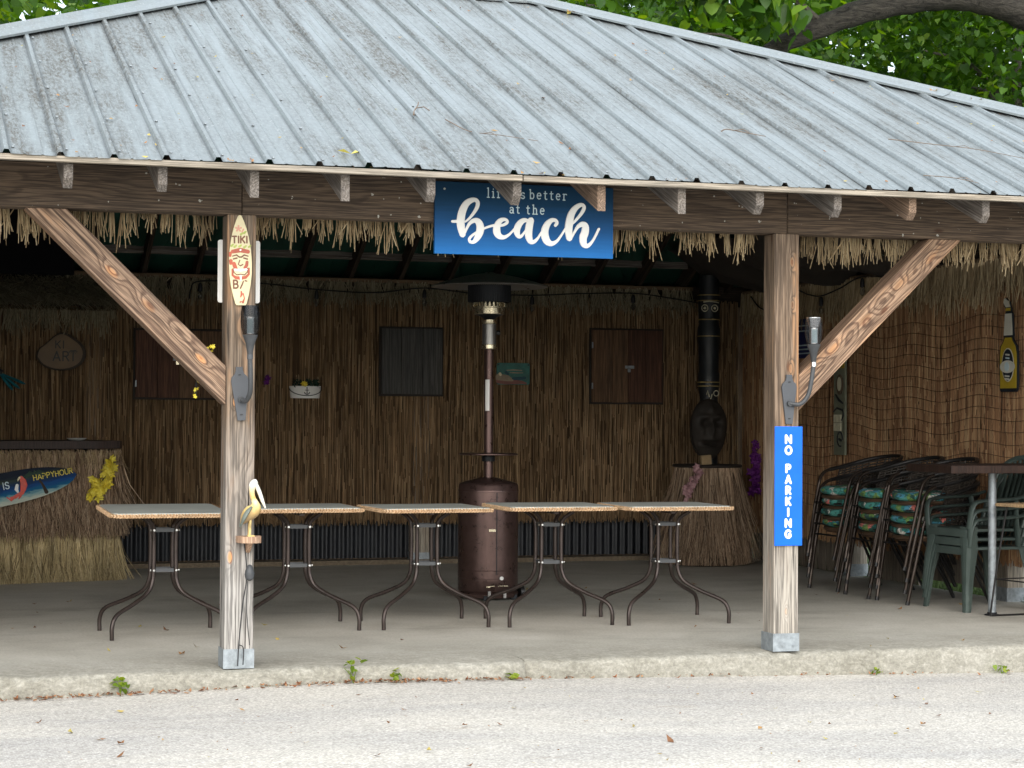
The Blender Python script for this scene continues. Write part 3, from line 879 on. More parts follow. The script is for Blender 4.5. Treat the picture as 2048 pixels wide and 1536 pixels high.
fringe('thatch_valance', 'pale straw valance along the top of the right end wall', .25, 7.0, 5.915, 2.46, (.22, .40), M['thatch'], None, dens=420, clump=.05, axis='y', seed=33, thick=.004, gaps=.02, spread=.10)
# left end wall, out of the picture, added to keep daylight out
lw = thing('left_light_block', 'plain unseen panel closing the left end of the pavilion, added to block light', 'wall', (-3.2, 0, 0))
mb = MB(); mb.box((0, 3.65, 1.3), (.03, 7.2, 2.6)); mb.build('light_block_panel', M['brown_board'], lw)

# ================================================================== SIGNS AND FITTINGS ON THE FRONT
def blue_fade():
    m, nt, N, L, b = nodes_of('blue printed board')
    tc = N.new('ShaderNodeTexCoord'); sp = N.new('ShaderNodeSeparateXYZ'); L.new(tc.outputs['Object'], sp.inputs[0])
    f = noise(nt, coords(nt, (1.5, 1, 26)), 2.0, 4, 0.6)
    t = mth(nt, 'ADD', mth(nt, 'DIVIDE', sp.outputs[2], 0.39), mth(nt, 'MULTIPLY', mth(nt, 'SUBTRACT', f, 0.5), 0.22))
    c = ramp(nt, t, [(0.0, (.012, .135, .40)), (0.35, (.005, .068, .21)), (0.7, (.002, .036, .090)), (1.0, (.0015, .026, .060))])
    L.new(c, b.inputs['Base Color']); b.inputs['Roughness'].default_value = 0.6; b.inputs['Specular IOR Level'].default_value = .2
    return m
M['blue_fade'] = blue_fade()
M['sign_blue'] = paint('sign blue', (.003, .115, .64), 0.4, 0, .10, 5, .02, spec=.25)
M['lettering'] = paint('white lettering', (.80, .79, .76), 0.45, 0, .03, 10, .02)
M['small_lettering'] = paint('pale blue lettering', (.50, .62, .66), 0.5, 0, .05, 10, .02)
M['cream'] = paint('faded cream paint', (.66, .58, .36), 0.5, 0, .14, 9, .05)
M['tiki_red'] = paint('faded red paint', (.40, .085, .045), 0.5, 0, .25, 14, .05)
M['tiki_brown'] = paint('faded brown lettering', (.16, .065, .035), 0.55, 0, .3, 14, .05)
M['tiki_green'] = paint('faded green paint', (.36, .42, .10), 0.55, 0, .3, 14, .05)
M['tiki_pink'] = paint('faded pink paint', (.62, .30, .22), 0.55, 0, .2, 14, .05)
M['sign_dark'] = paint('dark lettering', (.02, .022, .02), 0.55, 0, .2, 14, .03)
M['torch_plastic'] = paint('faded black plastic', (.045, .048, .052), 0.5, 0, .25, 10, .06)
M['torch_plate'] = paint('slate grey plastic', (.062, .067, .076), 0.6, 0, .12, 10, .06)
M['chrome'] = paint('chrome', (.72, .73, .76), 0.12, 1.0, .05, 6, .0)
def glass_mat(name, tint, a=0.25):
    m, nt, N, L, b = nodes_of(name)
    b.inputs['Base Color'].default_value = (*tint, 1); b.inputs['Roughness'].default_value = 0.05
    b.inputs['Alpha'].default_value = a; b.inputs['IOR'].default_value = 1.45
    return m
M['smoke'] = glass_mat('smoky plastic', (.008, .008, .009), .42)
M['clear'] = glass_mat('clear plastic', (.02, .022, .025), .30)
M['screw'] = paint('screw', (.45, .44, .40), .4, .7, .2, 20, 0)

# the beach sign
s = thing('hanging_sign', 'blue painted board with raised white script reading beach, hung on the front beam', 'sign', (1.033, -.004, 2.168))
mb = MB(); mb.box((.5035, -.011, .1925), (1.007, .022, .385), bev=.002); mb.build('sign_board', M['blue_fade'], s)
SX = 1.005 / 1833
def bp(px_, py_, w): return (max(0, (px_ - 92) * SX), (850 + (px_ - 92) * .0316 - py_) / 1926.0, w / 1870.0)
BEACH = [
 [(268,522,14),(300,522,15),(335,520,18)],
 [(400,525,10),(440,490,13),(480,440,16),(515,380,20),(524,330,21),(500,300,21),(450,308,28),(400,350,35),(365,430,40),(352,520,42),(358,590,40),(372,655,32)],
 [(395,640,11),(415,590,14),(445,540,18),(490,512,24),(528,525,34),(550,570,40),(546,630,40),(520,690,32),(485,732,20),(450,732,16),(440,702,15),(468,668,14),(520,630,12),(590,594,12),(650,572,13),(700,560,14)],
 [(690,568,12),(740,566,13),(790,556,15),(824,532,16),(818,508,16),(785,500,20),(748,520,28),(722,570,36),(720,630,40),(746,672,32),(790,684,22),(835,664,15),(872,630,12),(905,590,12)],
 [(1040,516,18),(1000,508,24),(958,536,32),(928,590,36),(926,640,32),(945,676,22),(970,672,16),(1000,636,12),(1030,590,11)],
 [(1068,512,34),(1054,560,40),(1046,620,40),(1048,680,38),(1068,726,30),(1102,730,20),(1140,694,14),(1170,645,12),(1195,605,12)],
 [(1322,560,17),(1338,535,18),(1322,508,19),(1280,508,24),(1238,550,34),(1214,610,40),(1214,670,42),(1240,728,38),(1285,750,26),(1335,726,17),(1375,676,13),(1410,620,12),(1440,575,12)],
 [(1450,580,11),(1500,540,13),(1550,488,15),(1595,430,19),(1620,378,20),(1606,346,19),(1566,352,24),(1520,390,32),(1485,450,38),(1468,530,42),(1460,610,42),(1468,690,34)],
 [(1490,690,11),(1520,630,14),(1560,570,20),(1605,548,30),(1634,570,38),(1632,630,42),(1612,690,42),(1620,752,36),(1655,774,24),(1695,744,16),(1730,690,13),(1775,598,14)],
]
for i, st in enumerate(BEACH):
    pts = smooth_path([bp(*p) for p in st], 4)
    mb = MB(); mb.stroke(pts, .0035 + .0004*i, 0.0, lambda x, y, z: (x, y - .0222, z))
    mb.build('script_letter', M['lettering'], s, smooth=True)
mb = MB()
off = lambda x, y, z: (x, y - .0222, z)
for txt, x, z, h_ in (('life', .290, .309, .050), ('is', .452, .309, .050), ('better', .528, .3095, .050), ('at', .416, .229, .048), ('the', .511, .2275, .050)):
    for ch in txt:
        mb = MB(); x += letter(mb, ch, x, z, h_, .0030, .0012, 0, off) + .33*h_
        mb.build('small_letter', M['small_lettering'], s)
for x, z in ((.052, .345), (.955, .345)):
    mb = MB(); mb.tube([(x, -.021, z), (x, -.025, z)], .006, 10); mb.build('screw', M['screw'], s)

# no parking sign
s = thing('no_parking_sign', 'narrow upright bright blue sign with white letters reading NO PARKING, on the right front post', 'sign', (3.014, -.004, .590))
mb = MB(); mb.box((.0845, -.004, .334), (.169, .008, .668), bev=.003); mb.build('sign_plate', M['sign_blue'], s)
zz = .668 - .0255
for i, ch in enumerate('NO PARKING'):
    top = .668 - (165 - 75) / 5.91 / 356.5 - .009 - (.0612 * i if i < 2 else .0612 * (i - 3) + .0612 + .1025)
    if ch == ' ': continue
    h = .0395
    wd = FONT[ch][0] * h
    if ch == 'O': h = .041
    mb = MB(); letter(mb, ch, .0845 - .002 - wd/2, top - h, h, .0070, .0012, 0, lambda x, y, z: (x, y - .0082, z))
    mb.build('letter', M['lettering'], s, smooth=True)

# tiki surfboard sign
s = thing('surfboard_sign', 'faded cream surfboard plaque lettered TIKI over a red mask, high on the left post', 'sign', (.004, -.004, 1.871), rot=(0, R(-1.2), 0))
half = [(0.0, .465), (.008, .462), (.02, .435), (.034, .395), (.046, .345), (.055, .285), (.059, .225), (.058, .165), (.051, .105), (.040, .05), (.029, .008), (.023, 0.0)]
out = [(x, z) for x, z in half] + [(-x, z) for x, z in reversed(half[1:])]
mb = MB(); mb.prism(out, -.012, 0); mb.build('board', M['cream'], s)
fn = lambda x, y, z: (x, y - .0122, z)
mb = MB(); word(mb, 'TIKI', -.040, .322, .033, .0042, .34, .0012, 0, fn); mb.build('lettering', M['tiki_brown'], s)
mb = MB(); letter(mb, 'B', -.037, .088, .040, .0046, .0012, 0, fn)
mb.stroke([(-.002,.087,.004),(.008,.108,.004),(.014,.124,.003)], .0012, 0, fn); mb.stroke([(.024,.126,.004),(.032,.124,.003)], .0012, 0, fn)
mb.build('lettering', M['tiki_brown'], s)
mb = MB()      # head, brow band, cheeks, beard of the mask, each a raised shape
mb.stroke([(-.040,.276,.010),(0,.284,.012),(.040,.276,.010)], .0016, 0, fn)
mb.stroke([(-.052,.268,.008),(-.053,.255,.007)], .0016, 0, fn)
mb.stroke([(-.050,.228,.010),(-.050,.215,.008)], .0016, 0, fn)
mb.stroke([(-.034,.214,.010),(-.030,.200,.011),(-.020,.188,.006)], .0016, 0, fn); mb.stroke([(.034,.222,.008),(.032,.205,.009),(.02,.192,.006)], .0016, 0, fn)
o_m = mb.build('mask_face', M['tiki_red'], s, smooth=True); mb = MB()
mb.stroke([(-.042,.185,.005),(-.042,.155,.006),(-.026,.142,.008),(0,.139,.009),(.026,.144,.008),(.042,.160,.006),(.043,.19,.005)], .0016, 0, fn)
mb.build('mask_beard', M['tiki_red'], s, smooth=True); mb = MB()
mb.stroke([(.002,.07,.004),(.004,.055,.006),(-.002,.042,.003)], .0012, 0, fn); mb.stroke([(.012,.06,.003),(.018,.035,.003),(.010,.015,.006)], .0012, 0, fn); mb.stroke([(-.004,.016,.004),(.002,.018,.003)], .0012, 0, fn)
mb.build('worn_print', M['tiki_red'], s, smooth=True)
mb = MB()
mb.stroke([(-.040,.253,.003),(-.020,.259,.004),(-.006,.248,.004),(.006,.248,.004),(.020,.259,.004),(.040,.253,.003)], .0012, 0, fn)
mb.stroke([(-.036,.238,.004),(-.018,.243,.004)], .0012, 0, fn); mb.stroke([(.018,.243,.004),(.036,.238,.004)], .0012, 0, fn)
mb.stroke([(-.003,.232,.003),(-.012,.210,.003),(0,.203,.004),(.012,.210,.003)], .0012, 0, fn)
mb.stroke([(-.034,.190,.003),(-.036,.170,.003),(-.02,.156,.003),(0,.160,.003),(.02,.156,.003),(.036,.172,.003),(.034,.192,.003)], .0012, 0, fn)
mb.build('face_lines', M['tiki_brown'], s, smooth=True)
mb = MB()
mb.stroke([(-.030,.183,.006),(0,.180,.007),(.030,.184,.006)], .0022, 0, fn); mb.stroke([(0,.284,.005),(0.001,.285,.005)], .0026, 0, fn); mb.stroke([(0,.150,.006),(0,.128,.004)], .0026, 0, fn)
mb.build('teeth', M['lettering'], s, smooth=True)
mb = MB()
for (x, z, w) in ((-.046,.305,.006),(-.03,.300,.006),(-.005,.302,.006),(.02,.298,.006),(.044,.300,.005),(.004,.365,.006),(.02,.372,.006)): mb.stroke([(x,z,w),(x+.010,z+.008,w*.7)], .0009, 0, fn)
mb.build('leaf_print', M['tiki_green'], s, smooth=True)
mb = MB()
for a in range(5): mb.stroke([(-.008,.395,.003),(-.008+.014*math.cos(a*1.2566+.3),.395+.014*math.sin(a*1.2566+.3),.005)], .0009+.0001*a, 0, fn)
mb.stroke([(.010,.378,.004),(.018,.392,.004)], .0009, 0, fn)
mb.build('flower_print', M['tiki_pink'], s, smooth=True)

# white board strapped behind the left post
s = thing('blank_board', 'plain white plastic panel behind the left post, showing on both sides of it', 'panel', (.021, .157, 1.892))
def rrect(w, h, r, n=4):
    o = []
    for cx_, cz_, a in ((w/2-r, r, -90), (w/2-r, h-r, 0), (-w/2+r, h-r, 90), (-w/2+r, r, 180)):
        o += [(cx_ + r*math.cos(R(a + 90*i/n)), cz_ + r*math.sin(R(a + 90*i/n))) for i in range(n+1)]
    return o
mb = MB(); mb.prism(rrect(.222, .328, .012), -.004, .004); mb.build('panel', M['white'], s)
mb = MB(); mb.prism(rrect(.20, .30, .012), .0042, .010, fn=lambda x, y, z: (x, y, z + .014)); mb.build('rim', M['white'], s)

# solar torches on brackets
def torch(name, label, loc, path, cup, glass, tilt=0.0):
    t = thing(name, label, 'torch light', loc, group='solar torch lights on the posts')
    # plate: tapered coffin shape with a stepped neck
    o = [(-.020, 0), (.020, 0), (.045, .205), (.040, .225), (.024, .24), (.018, .258), (.018, .276), (-.018, .276), (-.018, .258), (-.024, .24), (-.040, .225), (-.045, .205)]
    mb = MB(); mb.prism(o, -.012, 0)
    mb.build('bracket_plate', M['torch_plate'], t, rot=(0, R(tilt), 0))
    mb = MB()
    for z in (.030, .235): mb.box((0, -.0135, z), (.014, .003, .005))
    mb.build('screw', M['black'], t, rot=(0, R(tilt), 0))
    mb = MB(); mb.tube([(path[0][0], 0, path[0][2]), (path[0][0], -.03, path[0][2])], .015, 12); mb.build('pivot', M['torch_plastic'], t, smooth=True)
    pts = smooth_path(path, 6)
    mb = MB(); mb.tube(pts, .0125, 10); mb.build('arm', M['torch_plastic'], t, smooth=True)
    e = path[-1]
    mb = MB(); mb.lathe([(.0155, -.012), (.0155, .012)], 14, e); mb.build('collar', M['chrome'] if glass == 'clear' else M['torch_plate'], t, smooth=True)
    mb = MB(); mb.lathe([(.013, 0.0), (.016, .03), (.024, .07), (.038, .105), (.040, .112)], 18, e); mb.build('cone', M['torch_plastic'], t, smooth=True)
    c = (e[0], e[1], e[2] + .112)
    mb = MB(); mb.lathe([(.038, 0), (.047, .035), (.051, .07), (.0495, .11), (.044, .148), (.0425, .148), (.048, .11), (.0495, .07), (.0455, .035), (.036, .002)], 24, c, cap=False)
    mb.build('cup', M['smoke'] if glass != 'clear' else M['clear'], t, smooth=True)
    mb = MB(); mb.lathe([(.026, .004), (.026, .092), (.024, .094)], 20, c); mb.build('lamp_body', M['chrome'], t, smooth=True)
    mb = MB(); mb.lathe([(.0265, .008), (.0265, .085)], 10, c, cap=False, a0=R(225), a1=R(290)); mb.build('lamp_label', M['small_lettering'], t, smooth=True)
    mb = MB(); mb.lathe([(.030, .096), (.043, .142), (.043, .150), (.001, .151)], 20, c); mb.build('solar_cap', M['chrome'] if glass == 'clear' else M['black'], t, smooth=True)
    return t
torch('torch_light', 'smoky black solar torch on a grey bracket, below the tiki surfboard on the left post', (.012, -.003, 1.277), [(-.006, -.02, .108), (.012, -.06, .10), (.026, -.10, .14), (.026, -.115, .22), (.022, -.118, .325)], 0, 'smoke', -3)
torch('torch_light', 'solar torch with clear cup and chrome lamp, leaning right above the NO PARKING sign', (3.100, -.003, 1.272), [(-.002, -.02, .115), (.055, -.035, .112), (.098, -.045, .16), (.118, -.05, .25), (.130, -.05, .335)], 0, 'clear')

# pelican on its bracket shelf
M['pel_body'] = paint('painted pelican ochre', (.55, .40, .16), .5, 0, .35, 30, .2)
M['pel_white'] = paint('painted pelican white', (.74, .72, .62), .5, 0, .12, 30, .1)
M['pel_wing'] = paint('painted pelican grey', (.13, .15, .13), .6, 0, .3, 30, .2)
M['shelf_wood'] = wood('shelf wood', (.52, .36, .25), (.34, .20, .13), .012, pith=(.0, .0), contrast=.6)
s = thing('bracket_shelf', 'small rounded wooden shelf on the left post under the pelican', 'shelf', (.050, -.002, .650))
o = [(-.062, 0), (.060, 0), (.062, -.05), (.052, -.098), (.02, -.122), (-.02, -.122), (-.05, -.098), (-.062, -.05)]
mb = MB(); mb.prism([(x, y) for x, y in o], 0, .033, axis='z'); mb.build('shelf_board', M['shelf_wood'], s)
mb = MB(); mb.prism([(0, -.055), (0, -.002), (-.085, -.002)], -.012, .012, axis='x'); mb.build('bracket', M['shelf_wood'], s)
p = thing('pelican_figurine', 'carved pelican figurine with white head and ochre body, standing on the post shelf', 'figurine', (.044, -.075, .683))
p.scale = (1.12, 1.12, 1.02)
P_ = [(-.036, 0, .062, .006), (-.022, 0, .085, .022), (-.002, 0, .110, .033), (.018, 0, .130, .034), (.028, 0, .150, .026), (.026, 0, .170, .016), (.018, 0, .19, .0125), (.013, 0, .212, .012), (.012, 0, .236, .014), (.016, 0, .256, .018), (.022, 0, .270, .0175), (.024, 0, .282, .011), (.024, 0, .287, .004)]
sp_ = smooth_path(P_, 4)
mb = MB(); mb.tube([q[:3] for q in sp_], [q[3] for q in sp_], 14); 
def pel_mat():
    m, nt, N, L, b = nodes_of('pelican paint')
    tc = N.new('ShaderNodeTexCoord'); sx_ = N.new('ShaderNodeSeparateXYZ'); L.new(tc.outputs['Object'], sx_.inputs[0])
    f = noise(nt, coords(nt), 45, 4, .6)
    z = mth(nt, 'ADD', sx_.outputs[2], mth(nt, 'MULTIPLY', mth(nt, 'SUBTRACT', f, .5), .06))
    c = ramp(nt, mth(nt, 'DIVIDE', z, .29), [(.30, (.30, .21, .11)), (.42, (.46, .31, .12)), (.52, (.60, .46, .17)), (.60, (.66, .58, .36)), (.66, (.58, .36, .10)), (.82, (.66, .58, .38)), (.88, (.76, .75, .70))])
    L.new(c, b.inputs['Base Color']); b.inputs['Roughness'].default_value = .5
    bump(nt, f, b, .3, .004)
    return m
mb.build('body', pel_mat(), p, smooth=True)
mb = MB(); q = smooth_path([(.030, 0, .262, .012), (.046, 0, .222, .0125), (.060, 0, .180, .0105), (.074, 0, .142, .005)], 4)
mb.tube([a[:3] for a in q], [a[3] for a in q], 12, flat=.8); mb.build('beak', M['pel_white'], p, smooth=True)
for sgn in (-1, 1):
    mb = MB(); q = smooth_path([(.006, sgn*.028, .150, .008), (-.014, sgn*.034, .125, .016), (-.030, sgn*.026, .090, .014), (-.042, sgn*.012, .048, .004)], 4)
    mb.tube([a[:3] for a in q], [a[3] for a in q], 10, flat=.55); mb.build('wing', M['pel_wing'], p, smooth=True)
    mb = MB(); mb.tube([(.004, sgn*.012, .085), (.001, sgn*.012, .004)], .0055, 8); mb.box((.008, sgn*.012, .003), (.03, .014, .006)); mb.build('leg', M['pel_body'], p)
    mb = MB(); mb.lathe([(.0005, 0), (.003, .001), (.0005, .003)], 8, (.026, -sgn*.0165, .266)); mb.build('eye', M['black'], p)

# cable with a dark wall pack hanging down the left post
s = thing('power_cable', 'thin black cord with a dark teardrop pack hanging down the lower left post', 'cord', (.035, -.010, 0))
mb = MB()
mb.tube(smooth_path([(-.005, -.002, .65), (.006, -.006, .55), (.008, -.010, .46), (-.010, -.008, .34), (-.022, -.008, .22), (-.030, -.008, .115), (-.036, -.012, .015)], 5), .0032, 6)
mb.tube(smooth_path([(.014, -.010, .45), (.008, -.008, .33), (.016, -.007, .22), (.026, -.007, .12)], 5), .0022, 6)
mb.tube(smooth_path([(-.030, -.010, .125), (-.006, -.012, .105), (-.008, -.012, .02)], 5), .003, 6)
mb.build('cord', M['black'], s, smooth=True)
mb = MB(); mb.lathe([(.004, .065), (.012, .060), (.022, .035), (.026, .015), (.020, -.010), (.006, -.018)], 16, (.022, -.016, .47)); mb.build('pack', M['torch_plastic'], s, smooth=True)
# yellow lei looped round the left brace
M['petal_yellow'] = straw('yellow petal', [(0, (.55, .40, .02)), (.6, (.72, .58, .05)), (1, (.80, .70, .12))], .6, .1)
M['petal_pink'] = straw('dusty pink petal', [(0, (.26, .13, .15)), (.6, (.38, .21, .23)), (1, (.48, .30, .31))], .6, .1)
M['petal_purple'] = straw('purple petal', [(0, (.07, .008, .09)), (.6, (.11, .014, .15)), (1, (.17, .03, .22))], .6, .1)
def petals(mb, p, r, n, rs, cup=.4):
    """one small flower: n pointed petals"""
    ax = Vector((rs.gauss(0, .6), -1, rs.gauss(0, .6))).normalized()
    u = ax.orthogonal().normalized(); v = ax.cross(u); a0 = rs.uniform(0, 6.28)
    for i in range(n):
        a = a0 + i * 2*PI/n
        d = u*math.cos(a) + v*math.sin(a); e = ax.cross(d)
        c = Vector(p)
        mb.add([c, c + d*r*.5 + e*r*.32 + ax*r*cup*.3, c + d*r + ax*r*cup, c + d*r*.5 - e*r*.32 + ax*r*cup*.3, c + d*r*.5 + ax*r*cup*.1], [(0, 1, 4), (1, 2, 4), (2, 3, 4), (3, 0, 4)])
def lei(name, label, pts, mat, r, step, rs, loc=(0, 0, 0), group=None, cat='flower lei', jit=.5):
    t = thing(name, label, cat, loc, group=group)
    P2 = smooth_path(pts, 8)
    mb = MB(); mb.tube(P2, .003, 5); mb.build('cord', M['black'], t)
    acc = 0; k = 0
    for a, b_ in zip(P2[:-1], P2[1:]):
        acc += (Vector(b_) - Vector(a)).length
        if acc > step:
            acc = 0
            mb = MB()
            for q in range(3):
                petals(mb, Vector(b_) + Vector((rs.gauss(0, r*jit), rs.gauss(-.005, r*.3), rs.gauss(0, r*jit))), r*rs.uniform(.8, 1.2), 5, rs)
            mb.build('blossom', mat, t)
    return t
lei('flower_lei', 'small yellow lei looped round the left diagonal brace', [(-.125, .075, 1.66), (-.16, .155, 1.62), (-.19, .16, 1.5), (-.205, .10, 1.40), (-.20, .16, 1.46), (-.15, .16, 1.60), (-.125, .075, 1.66)], M['petal_yellow'], .011, .05, random.Random(3))

# ================================================================== TABLES
M['table_metal'] = paint('bronze table tube', (.050, .038, .034), .34, .6, .25, 8, .04)
M['table_glass'] = paint('grey glass table top', (.52, .54, .50), .5, 0, .14, 4, .02, spec=.4)
M['rattan'] = straw('rattan', [(0, (.50, .31, .17)), (.5, (.66, .44, .26)), (1, (.76, .54, .34))], .6, .25)
M['clamp'] = paint('grey clamp', (.065, .068, .072), .45, .3, .2, 10, .04)
M['bright_bolt'] = paint('bolt', (.6, .6, .58), .3, .9, .1, 20, 0)
def make_table():
    t = thing('patio_table', 'x', 'table', group='square rattan-rimmed patio tables standing in a row')
    H = .752; W = .35
    # glass plate with rounded corners
    def sq(w, r, n=5):
        o = []
        for cx_, cy_, a in ((w-r, -w+r, -90), (w-r, w-r, 0), (-w+r, w-r, 90), (-w+r, -w+r, 180)):
            o += [(cx_ + r*math.cos(R(a + 90*i/n)), cy_ + r*math.sin(R(a + 90*i/n))) for i in range(n+1)]
        return o
    mb = MB(); mb.prism(sq(W - .012, .05), -.006, .001, axis='z'); top = mb.build('table_top', M['table_glass'], t, loc=(0, 0, H))
    # braided rim in three courses
    mb = MB()
    ring = sq(W, .06, 6)
    ring = [Vector((a, b_, 0)) for a, b_ in ring]; ring.append(ring[0])
    per = [0]
    for a, b_ in zip(ring[:-1], ring[1:]): per.append(per[-1] + (b_ - a).length)
    def at(d):
        d %= per[-1]
        for i in range(len(per) - 1):
            if d <= per[i+1]:
                q = (d - per[i]) / max(1e-9, per[i+1] - per[i]); dd = (ring[i+1] - ring[i]).normalized()
                return ring[i].lerp(ring[i+1], q), dd
    n_ = 150
    for i in range(n_):
        for row, (z0, z1) in enumerate(((-.003, -.0135), (-.024, -.0135))):
            p0, d0 = at(per[-1] * i / n_); p1, _ = at(per[-1] * (i + .9) / n_)
            o = Vector((d0.y, -d0.x, 0)) * .004
            a = p0 + Vector((0, 0, z0)) + o; b_ = p1 + Vector((0, 0, z1)) + o
            mb.tube([a, (a + b_)/2 + o*.9, b_], [.004, .0058, .004], 5, cap=False)
    rim = mb.build('braided_rim', M['rattan'], top, smooth=True); rim['kind'] = 'stuff'
    mb = MB()
    for i in range(4):
        pass
    o1 = sq(W - .006, .056); 
    mb.prism(o1, -.026, -.0065, axis='z'); mb.build('rim_core', M['rattan'], top)
    for sx in (-1, 1):
        for sy in (-1, 1):
            pts = smooth_path([(sx*.335, sy*.285, .002), (sx*.333, sy*.283, .085), (sx*.300, sy*.255, .145), (sx*.19, sy*.165, .20), (sx*.105, sy*.095, .255), (sx*.072, sy*.070, .32), (sx*.066, sy*.066, .40), (sx*.066, sy*.066, .60), (sx*.078, sy*.076, .66), (sx*.13, sy*.12, .708)], 5)
            mb = MB(); mb.tube(pts, .0128, 10); mb.build('leg', M['table_metal'], t, smooth=True)
    for z in (.385, .622):
        mb = MB()
        for a in range(4):
            c, s_ = [(0, -.066), (.066, 0), (0, .066), (-.066, 0)][a]
            mb.box((c, s_, z), (.110 if c == 0 else .006, .006 if c == 0 else .110, .022))
        mb.build('clamp_ring', M['clamp'], t)
        mb = MB()
        for sx in (-1, 1):
            mb.tube([(sx*.066, -.080, z), (sx*.066, -.087, z)], .0065, 8)
            mb.tube([(sx*.080, -.066, z), (sx*.087, -.066, z)], .0065, 8)
        mb.build('bolt', M['bright_bolt'], t)
    mb = MB(); mb.box((0, 0, .712), (.34, .03, .012)); mb.box((0, 0, .700), (.03, .34, .012)); mb.build('top_support', M['table_metal'], t)
    return t
tb = make_table()
TL = [((-.142, 1.765), R(1), 'leftmost patio table of the row, tilted forward, between the thatched bar and the left post', 2.2),
      ((.705, 1.965), R(-1), 'second patio table from the left, just right of the pelican on the post', 0),
      ((1.512, 1.94), R(1), 'middle patio table of the row, its legs left of the heater tank', .4),
      ((2.318, 1.895), R(-1.5), 'fourth patio table from the left, with its legs just right of the heater tank', 0),
      ((3.078, 1.815), R(-2), 'rightmost patio table of the row, in front of the grass-skirted totem', 0)]
for i, ((x, y), rz, lab, tilt) in enumerate(TL):
    o = tb if i == 0 else copy_tree(tb)
    o.location = (x, y, 0); o.rotation_euler = (0, 0, rz); o['label'] = lab
    if tilt:
        for ch in o.children:
            if ch.name.startswith('table_top'): ch.rotation_euler = (R(tilt), 0, 0); ch.location.z -= .006
# fix: the copies share the first table's tilt unless reset
for o in [x for x in bpy.data.objects if x.name.startswith('patio_table')]:
    for ch in o.children:
        if ch.name.startswith('table_top'): ch.rotation_euler = (R(2.2) if 'leftmost' in o['label'] else 0, 0, 0)

# ================================================================== PATIO HEATER
M['copper'] = paint('hammered bronze enamel', (.105, .065, .058), .32, .65, .22, 14, .08)
M['heater_dark'] = paint('dark mesh', (.02, .022, .026), .5, .5, .2, 30, .2)
M['brass'] = paint('burnished steel', (.62, .55, .40), .25, .9, .25, 30, .05)
M['steel'] = paint('grey steel', (.30, .29, .28), .35, .8, .15, 12, .05)
h = thing('patio_heater', 'tall bronze patio heater with a domed reflector, behind the row of tables', 'patio heater', (2.432, 3.61, 0))
mb = MB(); mb.lathe([(.10, .012), (.215, .018), (.222, .045), (.205, .062), (.10, .065)], 28); mb.build('base', M['copper'], h, smooth=True)
for a in (20, 140, 250, 320):
    mb = MB(); mb.box((.20*math.cos(R(a)), .20*math.sin(R(a)), .020), (.045, .045, .035), bev=.006); mb.build('foot', M['heater_dark'], h)
for sx in (-.055, .06):
    mb = MB(); mb.box((sx, -.222, .045), (.020, .01, .05)); mb.build('hinge', M['steel'], h)
for y_ in (.0, .06):
    mb = MB(); mb.tube([(.235, y_ - .02, .045), (.262, y_ - .02, .045)], .042, 16); mb.build('wheel', M['black'], h, smooth=True)
prof = [(.210, .062), (.2155, .07), (.2155, .150), (.2135, .152), (.2135, .155), (.2155, .157), (.2155, .208), (.2135, .210), (.2135, .214), (.2155, .216), (.2155, .77), (.218, .772), (.218, .782), (.2155, .786), (.2135, .815), (.205, .828), (.19, .834), (.12, .852), (.06, .868), (.04, .87)]
mb = MB(); mb.lathe(prof, 40); tank = mb.build('tank_housing', M['copper'], h, smooth=True)
mb = MB(); mb.box((.0, -.217, .477), (.006, .002, .58)); mb.build('seam', M['heater_dark'], tank)
mb = MB(); mb.tube([(.037, -.212, .160), (.037, -.222, .160)], .014, 14); mb.build('badge', M['lettering'], tank)
mb = MB(); mb.box((-.033, -.216, .500), (.050, .004, .018)); mb.box((-.038, -.219, .497), (.02, .004, .010)); mb.build('lock_plate', M['brass'], tank)
mb = MB(); mb.box((-.06, -.213, .100), (.03, .004, .010)); mb.box((.02, -.213, .105), (.13, .003, .004)); mb.build('door_edge', M['brass'], tank)
mb = MB(); mb.tube([(0, 0, .86), (0, 0, 1.80)], .0335, 20); mb.build('pole', M['copper'], h, smooth=True)
mb = MB(); mb.lathe([(.045, .985), (.047, .99), (.047, 1.02), (.040, 1.025)], 20); mb.build('pole_collar', M['heater_dark'], h, smooth=True)
mb = MB(); mb.lathe([(.03, 1.028), (.205, 1.030), (.212, 1.034), (.212, 1.040), (.205, 1.043), (.10, 1.040), (.03, 1.048)], 36); mb.build('side_shelf', M['copper'], h, smooth=True)
mb = MB(); mb.lathe([(.0342, 1.348), (.0342, 1.572)], 14, (0, 0, 0), cap=False, a0=R(205), a1=R(262)); mb.build('label_sticker', M['lettering'], h, smooth=True)
mb = MB(); mb.lathe([(.04, 1.79), (.056, 1.795), (.056, 1.822), (.050, 1.826)], 20); mb.build('lower_ring', M['brass'], h, smooth=True)
mb = MB(); mb.lathe([(.050, 1.826), (.050, 1.972)], 24); mb.build('control_housing', M['steel'], h, smooth=True)
mb = MB(); mb.tube([(.052, -.01, 1.91), (.078, -.015, 1.91)], .017, 12); mb.build('control_knob', M['black'], h, smooth=True)
mb = MB(); mb.lathe([(.050, 1.972), (.053, 1.976), (.053, 2.002), (.035, 2.006)], 20); mb.build('upper_ring', M['brass'], h, smooth=True)
mb = MB(); mb.lathe([(.035, 2.006), (.06, 2.025), (.105, 2.040)], 24); mb.build('burner_cup', M['heater_dark'], h, smooth=True)
mb = MB(); mb.lathe([(.106, 2.040), (.110, 2.044), (.110, 2.086), (.114, 2.090), (.114, 2.096), (.106, 2.098)], 28); mb.build('burner_ring', M['brass'], h, smooth=True)
mb = MB()
